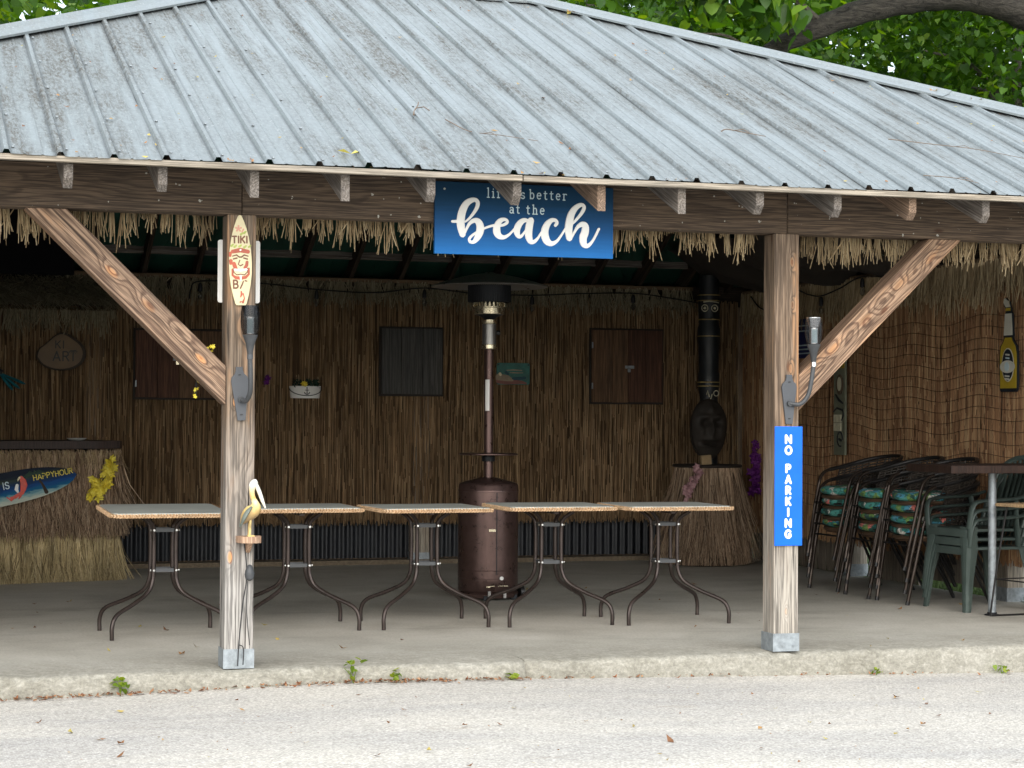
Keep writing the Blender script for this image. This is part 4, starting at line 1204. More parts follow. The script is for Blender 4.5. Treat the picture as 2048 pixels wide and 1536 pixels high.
for k in range(24):
    a = 2*PI*k/24; mb.box((.107*math.cos(a), .107*math.sin(a), 2.112), (.012, .012, .028), Euler((0, 0, a)))
mb.build('burner_slots', M['brass'], h)
mb = MB(); mb.lathe([(.150, 2.128), (.153, 2.131), (.153, 2.245), (.150, 2.248)], 32, cap=False)
mb.build('emitter_screen', M['heater_dark'], h, smooth=True)
mb = MB()
for k in range(60):
    a = 2*PI*k/60; mb.tube([(.154*math.cos(a), .154*math.sin(a), 2.13), (.154*math.cos(a), .154*math.sin(a), 2.25)], .002, 4, cap=False)
mb.build('screen_wires', M['heater_dark'], h)
mb = MB(); mb.lathe([(.418, 2.238), (.421, 2.241), (.418, 2.246), (.33, 2.275), (.22, 2.305), (.11, 2.328), (.05, 2.336), (.03, 2.345), (.002, 2.346)], 48, cap=False)
mb.lathe([(.002, 2.33), (.11, 2.322), (.22, 2.299), (.33, 2.269), (.418, 2.238)], 48, cap=False)
mb.build('reflector', M['steel'], h, smooth=True)

# ================================================================== BACK WALL FITTINGS
WY = 7.052        # face of the reed
M['shutter_red'] = wood('reddish shutter board', (.12, .058, .036), (.065, .030, .019), .02, pith=(.03, .09), contrast=.6)
M['shutter_brown'] = wood('brown shutter board', (.17, .10, .055), (.095, .053, .029), .02, pith=(.03, .09), contrast=.6)
M['shutter_grey'] = wood('grey painted board', (.085, .085, .081), (.06, .06, .058), .02, pith=(.03, .09), contrast=.5)
M['frame_dark'] = paint('dark frame', (.02, .014, .010), .8, 0, .3, 10, .1)
def shutter(name, label, x0, x1, z0, z1, mats, widths, latch=None, hinges=()):
    s = thing(name, label, 'shutter', (x0, WY, z0))
    W, H = x1 - x0, z1 - z0
    mb = MB(); mb.box((W/2, .004, H/2), (W + .03, .012, H + .03)); mb.build('frame', M['frame_dark'], s)
    tot = sum(widths); x = 0
    for w_, m_ in zip(widths, mats):
        ww = W * w_ / tot
        timber('plank', (x + ww/2, -.016 + rnd.uniform(-.002, .002), rnd.uniform(0, .006)), (x + ww/2, -.016, H - rnd.uniform(0, .006)), ww - .004, .024, M[m_], s, bev=.0015)
        x += ww
    if latch:
        lx, lz = latch[0] - x0, latch[1] - z0
        mb = MB(); mb.box((lx + .035, -.032, lz), (.085, .008, .026)); mb.box((lx + .05, -.038, lz), (.02, .006, .012)); la = mb.build('latch', M['bracket'], s)
        mb = MB(); mb.box((lx + .03, -.033, lz - .032), (.026, .006, .028)); mb.build('padlock', M['brass'], s) if len(latch) > 2 else mb.build('latch_staple', M['bracket'], s)
    for hz in hinges:
        mb = MB(); mb.box((.004, -.030, hz), (.012, .006, .055)); mb.build('hinge', M['bracket'], s)
    return s
shutter('wall_shutter', 'dark reddish-brown board shutter with a pale latch, partly behind the left diagonal brace', .33, 1.072, 1.452, 2.031, ['shutter_red', 'shutter_red', 'shutter_brown', 'shutter_brown'], [1, 1, 1, 1], (.655, 1.783, 1), (.12,))
shutter('wall_shutter', 'grey painted board shutter without a latch, between the planter and the heater', 2.474, 3.028, 1.499, 2.083, ['shutter_grey'] * 3, [1, 1.1, 1])
shutter('wall_shutter', 'brown board shutter with a small latch, right of the patio heater', 4.436, 5.125, 1.443, 2.105, ['shutter_brown', 'shutter_brown', 'shutter_red', 'shutter_red'], [1.2, .9, 1, 1], (4.765, 1.767), (.15, .52))

# planter
s = thing('wall_planter', 'white half-round wall planter with a painted anchor and one yellow bloom', 'planter', (1.797, WY, 1.459))
mb = MB(); mb.lathe([(.128, 0), (.140, .105), (.134, .105), (.122, .01)], 24, (0, 0, 0), cap=False, a0=PI, a1=2*PI)
mb.add([(-.128, 0, 0), (.128, 0, 0), (.140, 0, .105), (-.140, 0, .105)], [(0, 1, 2, 3)])
mb.add([(.128*math.cos(PI + PI*i/12), .128*math.sin(PI + PI*i/12)*.999, .001) for i in range(13)], [tuple(range(13))])
for i in range(len(mb.v)): mb.v[i] = (mb.v[i][0], mb.v[i][1]*.62, mb.v[i][2])
mb.build('pot', M['white'], s, smooth=True)
rp = smooth_path([(-.142*math.cos(R(a)), -.62*(.142)*math.sin(R(a)) - .004, .088 - .066*math.sin(R(a))) for a in range(0, 181, 15)], 2)
mb = MB(); mb.tube(rp, .0035, 6); mb.build('rope', M['black'], s)
mb = MB(); yq = -.62*.1335 - .006
fa = lambda x, y, z: (x*1.25, y + yq - .002, z*1.25 + .022)
mb.stroke([(0, .012, .003), (0, .05, .0025)], .002, 0, fa); mb.stroke([(-.012, .038, .002), (.012, .038, .002)], .0022, 0, fa)
mb.stroke([(-.018, .022, .003), (-.012, .012, .003), (0, .008, .003), (.012, .012, .003), (.018, .022, .003)], .0024, 0, fa); mb.stroke([(x, z + .054, .0018) for x, z in ((-.004, 0), (0, .004), (.004, 0), (0, -.004), (-.004, 0))], .002, 0, fa)
mb.build('anchor', M['sign_dark'], s)
M['leaf_dark'] = straw('dark leaf', [(0, (.01, .03, .02)), (1, (.03, .06, .04))], .6, .2)
mb = MB(); rs = random.Random(4)
for i in range(46): petals(mb, (rs.uniform(-.12, .125), rs.uniform(-.06, -.01), .105 + rs.uniform(0, .05)), rs.uniform(.018, .03), 3, rs)
o = mb.build('foliage', M['leaf_dark'], s); o['kind'] = 'stuff'
mb = MB()
for k in range(4): petals(mb, (-.03 + rs.gauss(0, .006), -.085, .125 + rs.gauss(0, .006)), .034 - .004*k, 6, rs, .5)
mb.build('bloom', M['petal_yellow'], s)
# teal plaque
M['teal'] = paint('faded teal print', (.03, .125, .105), .6, 0, .35, 16, .05)
M['teal_dark'] = paint('dark teal print', (.006, .05, .07), .6, 0, .2, 16, .03)
M['sand'] = paint('sand print', (.26, .20, .13), .6, 0, .3, 16, .03)
M['rose_print'] = paint('rose print', (.20, .07, .055), .6, 0, .3, 16, .03)
s = thing('wall_plaque', 'small faded teal beach plaque with rounded corners, right of the heater pole', 'plaque', (3.69, WY - .012, 1.596))
mb = MB(); mb.prism(rrect(.31, .195, .018), -.010, 0); mb.build('board', M['teal'], s)
ft = lambda x, y, z: (x, y - .0102, z)
mb = MB(); mb.stroke([(-.14, .03, .02), (-.07, .018, .016), (0, .025, .02), (.08, .022, .014), (.12, .012, .008)], .001, 0, ft); mb.build('print_sand', M['rose_print'], s)
mb = MB(); mb.stroke([(-.14, .065, .03), (-.09, .06, .03), (-.05, .055, .028), (-.01, .04, .012)], .0013, 0, ft); mb.build('print_sandals', M['sand'], s)
mb = MB(); mb.stroke([(0, .052, .014), (.05, .056, .016), (.11, .062, .012)], .0012, 0, ft); mb.stroke([(-.07, .11, .012), (-.05, .095, .01)], .0012, 0, ft); mb.build('print_waves', M['teal_dark'], s)
mb = MB()
mb.stroke([(-.06, .128, .004), (0, .132, .005), (.08, .128, .004)], .0012, 0, ft); mb.stroke([(-.03, .108, .004), (.04, .106, .005), (.09, .107, .003)], .0012, 0, ft); mb.build('print_scrawl', M['sand'], s)
mb = MB(); mb.stroke([(-.125, .095, .014), (-.120, .088, .012)], .0022, 0, ft); mb.build('print_shell', M['cream'], s)
for x in (-.14, .14):
    mb = MB(); mb.tube([(x, -.010, .178), (x, -.014, .178)], .007, 10); mb.build('screw', M['black'], s)

# wood-slice sign
M['slice'] = paint('pale cut wood', (.155, .105, .062), .75, 0, .22, 7, .1)
M['bark'] = paint('dark bark', (.035, .026, .019), .9, 0, .35, 20, .5)
s = thing('wood_slice_sign', 'slice of wood with dark bark rim and burnt letters ARI, on the reed wall', 'sign', (-.29, WY - .02, 1.672))
def slice_(k):
    P = [(-.205, -.045), (-.15, -.115), (-.04, -.155), (.08, -.148), (.17, -.10), (.205, -.02), (.18, .06), (.10, .125), (.02, .165), (-.05, .14), (-.12, .075), (-.185, .02), (-.205, -.045)]
    return [(x*k, .158 + z*k) for x, z in smooth_path(P, 3)[:-1]]
mb = MB(); mb.prism(slice_(1.0), -.03, 0); mb.build('bark_rim', M['bark'], s)
mb = MB(); mb.prism(slice_(.90), -.036, -.001, fn=lambda x, y, z: (x - .008, y, z)); mb.build('face', M['slice'], s)
fs_ = lambda x, y, z: (x, y - .0364, z)
for ch, x in (('A', -.065), ('R', .015), ('I', .098)):
    mb = MB(); letter(mb, ch, x, .085, .075, .006, .002, 0, fs_); mb.build('letter', M['sign_dark'], s)
mb = MB(); letter(mb, 'K', -.045, .190, .06, .005, .002, 0, fs_); mb.build('letter', M['sign_dark'], s)
mb = MB(); letter(mb, 'I', .018, .190, .06, .005, .002, 0, fs_); mb.build('letter', M['sign_dark'], s)
mb = MB()     # a little burnt palm above the I
for a in (-150, -120, -60, -30, 0, 190): mb.stroke([(.098, .170, .003), (.098 + .022*math.cos(R(a)), .172 + .010*math.sin(R(a)), .003), (.098 + .038*math.cos(R(a)), .168 + .02*math.sin(R(a)) - .008, .002)], .002, 0, fs_)
mb.build('palm_mark', M['sign_dark'], s)
# teal hanging fins
M['teal_cloth'] = paint('teal rubber', (.012, .14, .17), .5, 0, .3, 14, .1)
s = thing('swim_fins', 'teal blue fin-shaped ornament hung on the reed wall at the left edge of the view', 'ornament', (-.80, WY - .02, 1.655))
for k, (a, L_) in enumerate(((-24, .24), (-38, .22), (-52, .19))):
    mb = MB(); d = Vector((math.cos(R(a)), 0, math.sin(R(a))))
    q = smooth_path([(0, -.01*k, 0, .012), (*(d*L_*.5 + Vector((0, -.02 - .01*k, 0))), .030), (*(d*L_*.85 + Vector((0, -.02 - .01*k, 0))), .034), (*(d*L_ + Vector((0, -.02 - .01*k, 0))), .012)], 4)
    mb.tube([x[:3] for x in q], [x[3] for x in q], 10, flat=.35); mb.build('fin', M['teal_cloth'], s, smooth=True)
mb = MB(); mb.tube([(-.04, -.01, .03), (.03, -.012, -.01)], .028, 10); mb.build('strap', M['black'], s, smooth=True)

# thatched awning over the back of the bar, a black screen above it
s = thing('thatch_awning', 'small dark straw awning along the back wall above the bar', 'awning', (0, 0, 0))
rs = random.Random(41)
mb = MB()
for i in range(5200):
    x = rs.uniform(-2.4, .10); t = rs.random()
    p = Vector((x, 7.04 - .52*t*.9, 2.45 - .25*t*.9 + rs.uniform(0, .03)))
    mb.strand(p, (rs.gauss(.15, .35), -.9, -.45 + rs.gauss(0, .12)), rs.uniform(.12, .28), .0035, rs.gauss(0, .1), 2, .3, rs)
o = mb.build('straw_slope', M['thatch_grey'], s); o['kind'] = 'stuff'
mb = MB(); mb.box((-1.15, 6.80, 2.31), (2.5, .56, .02), Euler((R(26), 0, 0))); mb.build('awning_board', M['frame_dark'], s)
mb = MB(); mb.box((-1.15, 6.52, 2.175), (2.5, .03, .03)); mb.build('front_rail', M['shutter_brown'], s)
fringe('x', 'x', -2.4, .12, 6.52, 2.165, (.10, .24), M['thatch_grey'], None, dens=400, clump=.05, seed=42, thick=.0035, gaps=.05, spread=.2, parent=s)
M['screen_black'] = paint('matt black', (.004, .004, .005), .8, 0, .1, 5, 0, spec=.1)
s = thing('screen', 'large black flat screen hanging in the dark under the roof at the left', 'screen', (-1.24, 6.46, 2.44))
mb = MB(); mb.box((0, 0, .31), (2.0, .05, .62), bev=.01); mb.build('panel', M['screen_black'], s)
for x in (-.5, .5):
    mb = MB(); mb.box((x, .03, .72), (.03, .02, .24)); mb.build('hanger', M['black'], s)

# ================================================================== THE BAR
bar = thing('thatched_bar', 'thatched bar with a dark timber top at the left end of the shelter', 'bar counter', (.055, 5.90, 0), R(14))
mb = MB(); mb.box((-1.2, .36, .52), (2.36, .60, 1.02)); mb.build('carcass', M['dark_board'], bar)
M['bar_top'] = wood('dark bar top', (.040, .022, .016), (.020, .011, .009), .02, pith=(.02, .1), contrast=.6, rough=.5)
o_ = [(-2.5, -.12), (-1.6, -.135), (-.8, -.115), (-.2, -.13), (-.02, -.11), (.02, -.05), (.03, .3), (.02, .72), (-2.5, .72)]
mb = MB(); mb.prism(o_, 1.040, 1.100, axis='z'); mb.build('bar_top', M['bar_top'], bar)
rs = random.Random(44)
def skirt(z0, z1, n, r, dy, xs=(-2.42, .01), sag=.0):
    mb = MB()
    for i in range(n):
        x = rs.uniform(*xs); z = z1 - abs(rs.gauss(0, .18)) * (z1 - z0) * .9
        l = min(rs.uniform(.25, .5), z - z0 + rs.uniform(-.02, .05))
        if l < .04: continue
        mb.strand((x, dy + rs.uniform(-.018, .012), z), (rs.gauss(0, .09), -.03, -1), l, r*rs.uniform(.6, 1.3), rs.gauss(0, .13), 2, .4, rs)
    for i in range(n // 4):       # the short end
        y = rs.uniform(dy, .66); z = z1 - abs(rs.gauss(0, .18)) * (z1 - z0) * .9
        l = min(rs.uniform(.25, .5), z - z0 + rs.uniform(-.02, .05))
        if l < .04: continue
        mb.strand((.012 + rs.uniform(-.01, .03), y, z), (.035 + rs.gauss(0, .08), rs.gauss(0, .1), -1), l, r*rs.uniform(.6, 1.3), rs.gauss(0, .14), 2, .4, rs)
    return mb
def full(z0, z1, n, r, dy): 
    mb = skirt(z0, z1, n, r*1.25, dy)
    m2 = skirt(z0, z0 + (z1 - z0)*.75, n, r, dy - .006); mb.add(m2.v, m2.f)
    return mb
o = full(.01, .42, 4200, .0042, .035).build('lower_straw', M['skirt_pale'], bar); o['kind'] = 'stuff'
o = full(.36, 1.035, 5200, .0044, .0).build('upper_straw', M['skirt'], bar); o['kind'] = 'stuff'
mb = MB()
for i in range(420):
    mb.strand((rs.uniform(-2.4, .01), -.035, 1.0 + rs.uniform(0, .03)), (rs.gauss(0, .22), -.12, -1), rs.uniform(.05, .24), .003, rs.gauss(0, .3), 3, .3, rs)
o = mb.build('loose_straw', M['thatch'], bar); o['kind'] = 'stuff'
s = thing('white_dish', 'small white dish lying on the dark bar top', 'dish', (-.265, 5.86, 1.101), R(14))
mb = MB(); mb.lathe([(.02, 0), (.05, .002), (.075, .016), (.079, .018), (.074, .020), (.05, .007), (.0, .006)], 24, cap=False); mb.build('dish', M['white'], s, smooth=True)

# happy hour surfboard
def board_mat():
    m, nt, N, L, b = nodes_of('painted surfboard')
    tc = N.new('ShaderNodeTexCoord'); sp = N.new('ShaderNodeSeparateXYZ'); L.new(tc.outputs['Object'], sp.inputs[0])
    f = noise(nt, coords(nt, (3, 1, 14)), 3.0, 5, .6, .8)
    z = mth(nt, 'ADD', mth(nt, 'DIVIDE', sp.outputs[2], .24), mth(nt, 'MULTIPLY', mth(nt, 'SUBTRACT', f, .5), .35))
    z = mth(nt, 'ADD', z, .5)
    c = ramp(nt, z, [(.06, (.42, .45, .38)), (.20, (.16, .30, .32)), (.27, (.006, .10, .20)), (.42, (.004, .05, .18)), (.56, (.006, .025, .08)), (.70, (.028, .042, .032)), (.84, (.006, .010, .022))])
    L.new(c, b.inputs['Base Color']); b.inputs['Roughness'].default_value = .55; b.inputs['Specular IOR Level'].default_value = .15
    return m
M['surf'] = board_mat()
M['parrot_red'] = paint('red paint', (.52, .045, .018), .4, 0, .25, 40, .05)
M['yellow_paint'] = paint('yellow paint', (.62, .50, .06), .45, 0, .12, 30, .03)
s = thing('surfboard_sign', 'painted surfboard lettered HAPPY HOUR with a red parrot, leaning on the bar straw', 'sign', (-.855, 5.545, .728), rot=(R(-3), R(-11), R(14)))
oo = []
for i in range(33):
    t = -1 + 2*i/32
    oo.append((.60*t, .125*(1 - abs(t)**2.6)**.62 if abs(t) < 1 else 0))
oo = oo + [(x, -z) for x, z in reversed(oo[1:-1])]
mb = MB(); mb.prism(oo, -.022, 0); mb.build('board', M['surf'], s)
fb = lambda x, y, z: (x, y - .0222, z)
mb = MB(); word(mb, 'HAPPY', .256, .020, .040, .0030, .24, .0016, 0, fb); mb.build('lettering', M['yellow_paint'], s)
mb = MB(); word(mb, 'HOUR', .432, .016, .040, .0030, .24, .0016, 0, fb); mb.build('lettering', M['yellow_paint'], s)
mb = MB(); word(mb, 'IS', .015, .0, .05, .0042, .3, .0016, 0, fb); mb.build('lettering', M['small_lettering'], s)
mb = MB(); mb.stroke([(.163, .062, .014), (.172, .035, .024), (.172, .0, .028), (.160, -.030, .022), (.148, -.055, .014)], .004, 0, fb); mb.build('parrot_body', M['parrot_red'], s, smooth=True)
mb = MB()
for k in range(5): mb.stroke([(.150, -.045, .008), (.130 - .02*k, -.075 - .004*k*(k - 3), .010), (.112 - .022*k, -.092 + .007*k, .004)], .003 + .0004*k, 0, fb)
mb.build('parrot_tail', M['parrot_red'], s, smooth=True)
mb = MB(); mb.stroke([(.150, .064, .008), (.136, .052, .007), (.132, .042, .003)], .0055, 0, fb); mb.build('parrot_beak', M['cream'], s, smooth=True)
mb = MB(); mb.stroke([(.120, .01, .012), (.108, -.02, .015), (.116, -.04, .008)], .0036, 0, fb); mb.build('drink_glass', M['lettering'], s, smooth=True)
mb = MB(); mb.stroke([(.335, -.085, .016), (.322, -.04, .011), (.312, -.01, .009), (.300, .01, .008)], .0010, 0, fb); mb.build('palm_trunk', M['bark'], s, smooth=True)
mb = MB()
for a in (10, 40, 80, 130, 165, 200, 330): mb.stroke([(.268, .072, .006), (.268 + .05*math.cos(R(a)), .074 + .022*math.sin(R(a)), .008), (.268 + .09*math.cos(R(a)), .066 + .03*math.sin(R(a)) - .012, .003)], .0022 + a*1e-6, 0, fb)
mb.build('palm_fronds', M['leaf_dark'], s, smooth=True)
lei('flower_lei', 'thick yellow flower lei hanging on the straw at the right end of the bar', [(.028, 5.80, .915), (-.01, 5.775, .88), (-.05, 5.77, .82), (-.10, 5.755, .76), (-.15, 5.74, .70), (-.17, 5.74, .685)], M['petal_yellow'], .042, .016, random.Random(5), jit=.7)

# ================================================================== TOTEM CORNER
s = thing('skirted_table', 'small round table wrapped in a brown grass skirt, in the far right corner', 'table', (5.315, 6.42, 0))
mb = MB(); mb.lathe([(.01, .868), (.30, .868), (.31, .874), (.31, .888), (.30, .894), (.01, .894)], 36); mb.build('table_top', M['frame_dark'], s, smooth=True)
mb = MB(); mb.lathe([(.26, .0), (.24, .86)], 24); mb.build('drum', M['dark_board'], s)
mb = MB(); rs = random.Random(46)
for i in range(5200):
    a = rs.uniform(0, 2*PI)
    z = .87 if rs.random() < .45 else rs.uniform(.2, .87)
    r = .275 + (.87 - z) * .075 + rs.uniform(-.012, .012)
    l = min(z - .01, rs.uniform(.3, .6)) if z < .87 else rs.uniform(.3, .86)
    out_ = .085 + rs.gauss(0, .05)
    mb.strand((r*math.cos(a), r*math.sin(a), z), (out_*math.cos(a) + rs.gauss(0, .07), out_*math.sin(a) + rs.gauss(0, .07), -1), l, .0042*rs.uniform(.6, 1.3), rs.gauss(0, .1), 2, .4, rs)
o = mb.build('grass_skirt', M['skirt'], s); o['kind'] = 'stuff'
M['totem'] = paint('black totem paint', (.012, .015, .018), .45, 0, .3, 12, .1)
M['totem_gold'] = paint('dull gold paint', (.34, .25, .09), .5, 0, .2, 20, .05)
M['totem_cream'] = paint('dull cream paint', (.55, .52, .38), .5, 0, .2, 20, .05)
s = thing('totem_pole', 'tall thin black totem pole with ringed eyes and gold bands in the corner', 'totem', (5.41, 6.62, .894))
prof = [(.085, 0), (.090, .55), (.080, .58), (.086, .64), (.098, .70), (.098, .80), (.090, .84), (.094, 1.05), (.102, 1.10), (.102, 1.22), (.092, 1.26), (.096, 1.36), (.100, 1.50), (.092, 1.58), (.088, 1.70)]
mb = MB(); mb.lathe(prof, 20); mb.build('pole', M['totem'], s, smooth=True)
for z in (.70, .735, 1.15, 1.30, 1.47, 1.52):
    mb = MB(); mb.lathe([(.0995, z - .005), (.1035, z - .003), (.1035, z + .003), (.0995, z + .005)], 20); mb.build('gold_band', M['totem_gold'], s)
def ring3(mb, cx_, cz_, r, y): mb.tube([(cx_ + r*math.cos(2*PI*i/14), y, cz_ + r*math.sin(2*PI*i/14)) for i in range(15)], .0045, 5)
for x in (-.050, .045):
    mb = MB(); ring3(mb, x - .03, 1.40, .030, -.098); mb.tube([(x - .03, -.09, 1.40), (x - .03, -.104, 1.40)], .011, 10); mb.build('eye', M['totem_cream'], s)
mb = MB(); mb.tube([(-.09, -.085, 1.455), (-.04, -.10, 1.462), (.03, -.10, 1.455), (.06, -.085, 1.45)], .005, 5); mb.build('brow', M['totem_cream'], s)
for pts in ([(-.055, -.085, .62), (-.045, -.09, .66), (-.03, -.095, .60)], [(-.02, -.095, .58), (-.005, -.098, .63)]):
    mb = MB(); mb.tube(pts, .005, 5); mb.build('painted_mark', M['totem_cream'], s)
mb = MB(); ring3(mb, .035, .635, .024, -.094); mb.build('eye', M['totem_cream'], s)
# carved mask on the little table
M['mask_wood'] = paint('dark carved wood', (.020, .015, .011), .7, 0, .4, 14, .3)
s = thing('carved_mask', 'dark oval carved wooden mask propped on the skirted table', 'mask', (5.285, 6.33, .935))
mb = MB(); nu, nv = 28, 36; vs = []
for j in range(nv + 1):
    for i in range(nu + 1):
        u = -1 + 2*i/nu; v = -1 + 2*j/nv
        w_ = math.sqrt(max(0, 1 - v*v)) * (.168 + .015*v)
        x = u*w_; z = .272 + v*.272
        d = .10 * math.sqrt(max(0, 1 - .92*u*u)) * math.sqrt(max(0, 1 - v*v))
        g = lambda cx_, cz_, sx_, sz_: math.exp(-((x - cx_)/sx_)**2 - ((z - cz_)/sz_)**2)
        d += -.05*(g(-.06, .33, .035, .03) + g(.06, .33, .035, .03)) + .045*g(0, .27, .022, .07) + .025*(g(-.06, .385, .05, .018) + g(.06, .385, .05, .018))
        d += -.055*g(0, .155, .075, .018) + .02*(g(0, .185, .08, .012) + g(0, .125, .08, .012)) + .02*(g(-.1, .25, .03, .04) + g(.1, .25, .03, .04)) + .03*g(0, .455, .03, .035)
        vs.append((x, -max(0, d), z))
mb.add(vs, [(j*(nu+1)+i, j*(nu+1)+i+1, (j+1)*(nu+1)+i+1, (j+1)*(nu+1)+i) for j in range(nv) for i in range(nu)])
o = mb.build('face', M['mask_wood'], s, smooth=True)
mb = MB(); mb.prism([(.165*math.cos(2*PI*i/28), .272 + .268*math.sin(2*PI*i/28)) for i in range(28)], .0, .03); mb.build('back', M['mask_wood'], s)
M['pale_block'] = paint('pale wood', (.30, .21, .11), .7, 0, .2, 14, .1)
s = thing('wood_block', 'small pale wooden block below the mask on the skirted table', 'block', (5.215, 6.22, .8945))
mb = MB(); mb.box((0, 0, .042), (.095, .05, .084), Euler((0, R(-4), 0)), bev=.004); mb.build('block', M['pale_block'], s)
lei('flower_lei', 'dusty pink flower lei hanging on the grass skirt of the round table', [(5.09, 6.10, .875), (5.075, 6.09, .83), (5.03, 6.085, .75), (4.99, 6.09, .67), (4.975, 6.09, .61)], M['petal_pink'], .035, .016, random.Random(6), jit=.6)
lei('flower_lei', 'purple flower lei hanging on the reed near the far right corner', [(5.91, 6.70, 1.06), (5.905, 6.68, .95), (5.90, 6.70, .84), (5.905, 6.70, .72), (5.91, 6.68, .63)], M['petal_purple'], .045, .022, random.Random(8), jit=.6)
lei('flower_lei', 'small purple flower on the reed just right of the left post', [(1.46, 7.03, 1.66), (1.47, 7.03, 1.62), (1.46, 7.03, 1.59)], M['petal_purple'], .03, .03, random.Random(9), jit=.6, cat='flower')

# ================================================================== STRING LIGHTS
M['bulb'] = glass_mat('bulb glass', (.10, .10, .09), .35)
def lights(label, pts, bulbs):
    s = thing('string_lights', label, 'string lights')
    mb = MB(); mb.tube(smooth_path(pts, 8), .006, 6); mb.build('cable', M['black'], s, smooth=True)
    for b_ in bulbs:
        mb = MB(); mb.lathe([(.006, 0), (.016, -.015), (.019, -.04), (.019, -.075), (.010, -.078)], 12, b_); so = mb.build('socket', M['black'], s, smooth=True)
        mb = MB(); mb.lathe([(.010, -.078), (.020, -.10), (.023, -.118), (.018, -.135), (.004, -.146)], 14, b_); mb.build('bulb', M['bulb'], so, smooth=True)
BX = [.868, 1.88, 2.85, 3.85, 4.82]
lights('black cable of unlit bulbs strung along the back wall valance', [(.78, 7.0, 2.30), (.79, 7.0, 2.38), (.868, 6.99, 2.452), (1.35, 6.99, 2.45), (1.88, 6.99, 2.405), (2.4, 6.99, 2.39), (2.85, 6.99, 2.44), (3.3, 6.99, 2.405), (3.85, 6.99, 2.40), (4.3, 6.99, 2.425), (4.82, 6.99, 2.44), (5.2, 6.97, 2.40), (5.42, 6.9, 2.36)], [(x, 6.99, z) for x, z in zip(BX, (2.44, 2.40, 2.43, 2.395, 2.43))])
lights('black cable of unlit bulbs looped along the right end wall', [(5.88, 6.75, 2.42), (5.87, 6.5, 2.30), (5.87, 6.2, 2.29), (5.87, 5.85, 2.43), (5.86, 5.5, 2.37), (5.86, 5.25, 2.345), (5.86, 4.9, 2.39), (5.86, 4.5, 2.46), (5.86, 3.9, 2.42), (5.86, 3.2, 2.47)], [(5.86, 5.25, 2.335), (5.86, 4.5, 2.45)])
s = thing('shade_cloth', 'dark crumpled cloth sagging under the roof in the right corner', 'cloth', (0, 0, 0))
M['cloth'] = paint('dark brown cloth', (.035, .028, .022), .9, 0, .3, 5, .2)
mb = MB(); nu, nv = 26, 14; vs = []
for j in range(nv + 1):
    for i in range(nu + 1):
        u, v = i/nu, j/nv
        y = 6.7 - 3.2*u; x = 5.93 - .9*v
        z = 2.52 + .30*v - .10*math.sin(PI*u*3)**2*(1 - v) - .10*math.sin(PI*v) + .018*math.sin(u*31 + v*9) 
        vs.append((x, y, z))
mb.add(vs, [(j*(nu+1)+i, (j+1)*(nu+1)+i, (j+1)*(nu+1)+i+1, j*(nu+1)+i+1) for j in range(nv) for i in range(nu)])
mb.build('cloth', M['cloth'], s, smooth=True)

# ================================================================== RIGHT END WALL FITTINGS
WX = 5.935
# fishing net
M['net'] = paint('dark net cord', (.085, .045, .026), .85, 0, .2, 30, 0)
rs = random.Random(61)
def net_p(u, v):       # u along the wall in metres, v down in metres
    sag = .022*math.sin(u*6.2 + v*.6) + .02*math.sin(u*2.3 + 1)
    return (WX - .012 - .006*math.sin(u*9 + v*7), 6.55 - u + .012*math.sin(v*11 + u*3), 2.08 - v - sag*(1 - .2*v) - .01*u)
mb = MB()
nvv = int(1.62 / .083)
for j in range(nvv):
    v = j * .083 + rs.uniform(-.006, .006)
    mb.tube([net_p(.04*i, v) for i in range(156)], .0018, 4, cap=False)
for i in range(int(6.2 / .092)):
    u = i * .092 + rs.uniform(-.012, .012)
    mb.tube([net_p(u + (.012 if k % 2 else 0), k*.083*.5) for k in range(2*nvv - 1)], .0012, 3, cap=False)
o = mb.build('fishing_net', M['net']); tag(o, 'dark brown fishing net draped over the reed of the right end wall', 'net')

M['bottle_gold'] = paint('golden yellow paint', (.42, .30, .025), .45, 0, .15, 8, .05)
M['bottle_label'] = paint('pale label paint', (.56, .55, .48), .5, 0, .10, 10, .03)
M['bottle_dark'] = paint('dark label paint', (.012, .016, .022), .5, 0, .2, 12, .03)
s = thing('bottle_sign', 'tall yellow cut-out beer bottle sign with white neck label, on the net-draped reed', 'sign', (WX - .035, 2.425, 1.505), -PI/2)
ol = [(0, .02), (.02, 0), (.215, 0), (.235, .02), (.238, .27), (.225, .325), (.185, .362), (.172, .385), (.180, .40), (.168, .555), (.150, .57), (.150, .595), (.130, .64), (.085, .668), (.055, .665), (.05, .63), (.075, .59), (.078, .565), (.068, .55), (.052, .40), (.060, .385), (.05, .362), (.012, .325), (-.002, .27)]
mb = MB(); mb.prism([(x*1.03 - .003, z - .004) for x, z in ol], -.012, 0); mb.build('backing', M['bottle_dark'], s)
fz = lambda x, y, z: (x, y - .0122, z)
def patch(name, pts, mat, t0, t1): 
    mb = MB(); mb.prism(pts, -t1, -t0, fn=lambda x, y, z: (x, y - .012, z)); return mb.build(name, mat, s)
patch('body', [(.012, .022), (.225, .022), (.227, .265), (.212, .318), (.172, .358), (.158, .382), (.075, .382), (.062, .358), (.024, .318), (.010, .265)], M['bottle_gold'], .0005, .004)
patch('neck_label', [(.060, .398), (.172, .398), (.160, .552), (.076, .552)], M['bottle_label'], .0005, .004)
patch('ring', [(.084, .572), (.144, .572), (.143, .592), (.086, .592)], M['bottle_gold'], .0005, .004)
patch('lime_wedge', [(.088, .598), (.143, .598), (.122, .640), (.082, .662), (.060, .658), (.058, .632)], M['bottle_label'], .0005, .005)
ell = lambda cx_, cz_, rx, rz_, n=28: [(cx_ + rx*math.cos(2*PI*i/n), cz_ + rz_*math.sin(2*PI*i/n)) for i in range(n)]
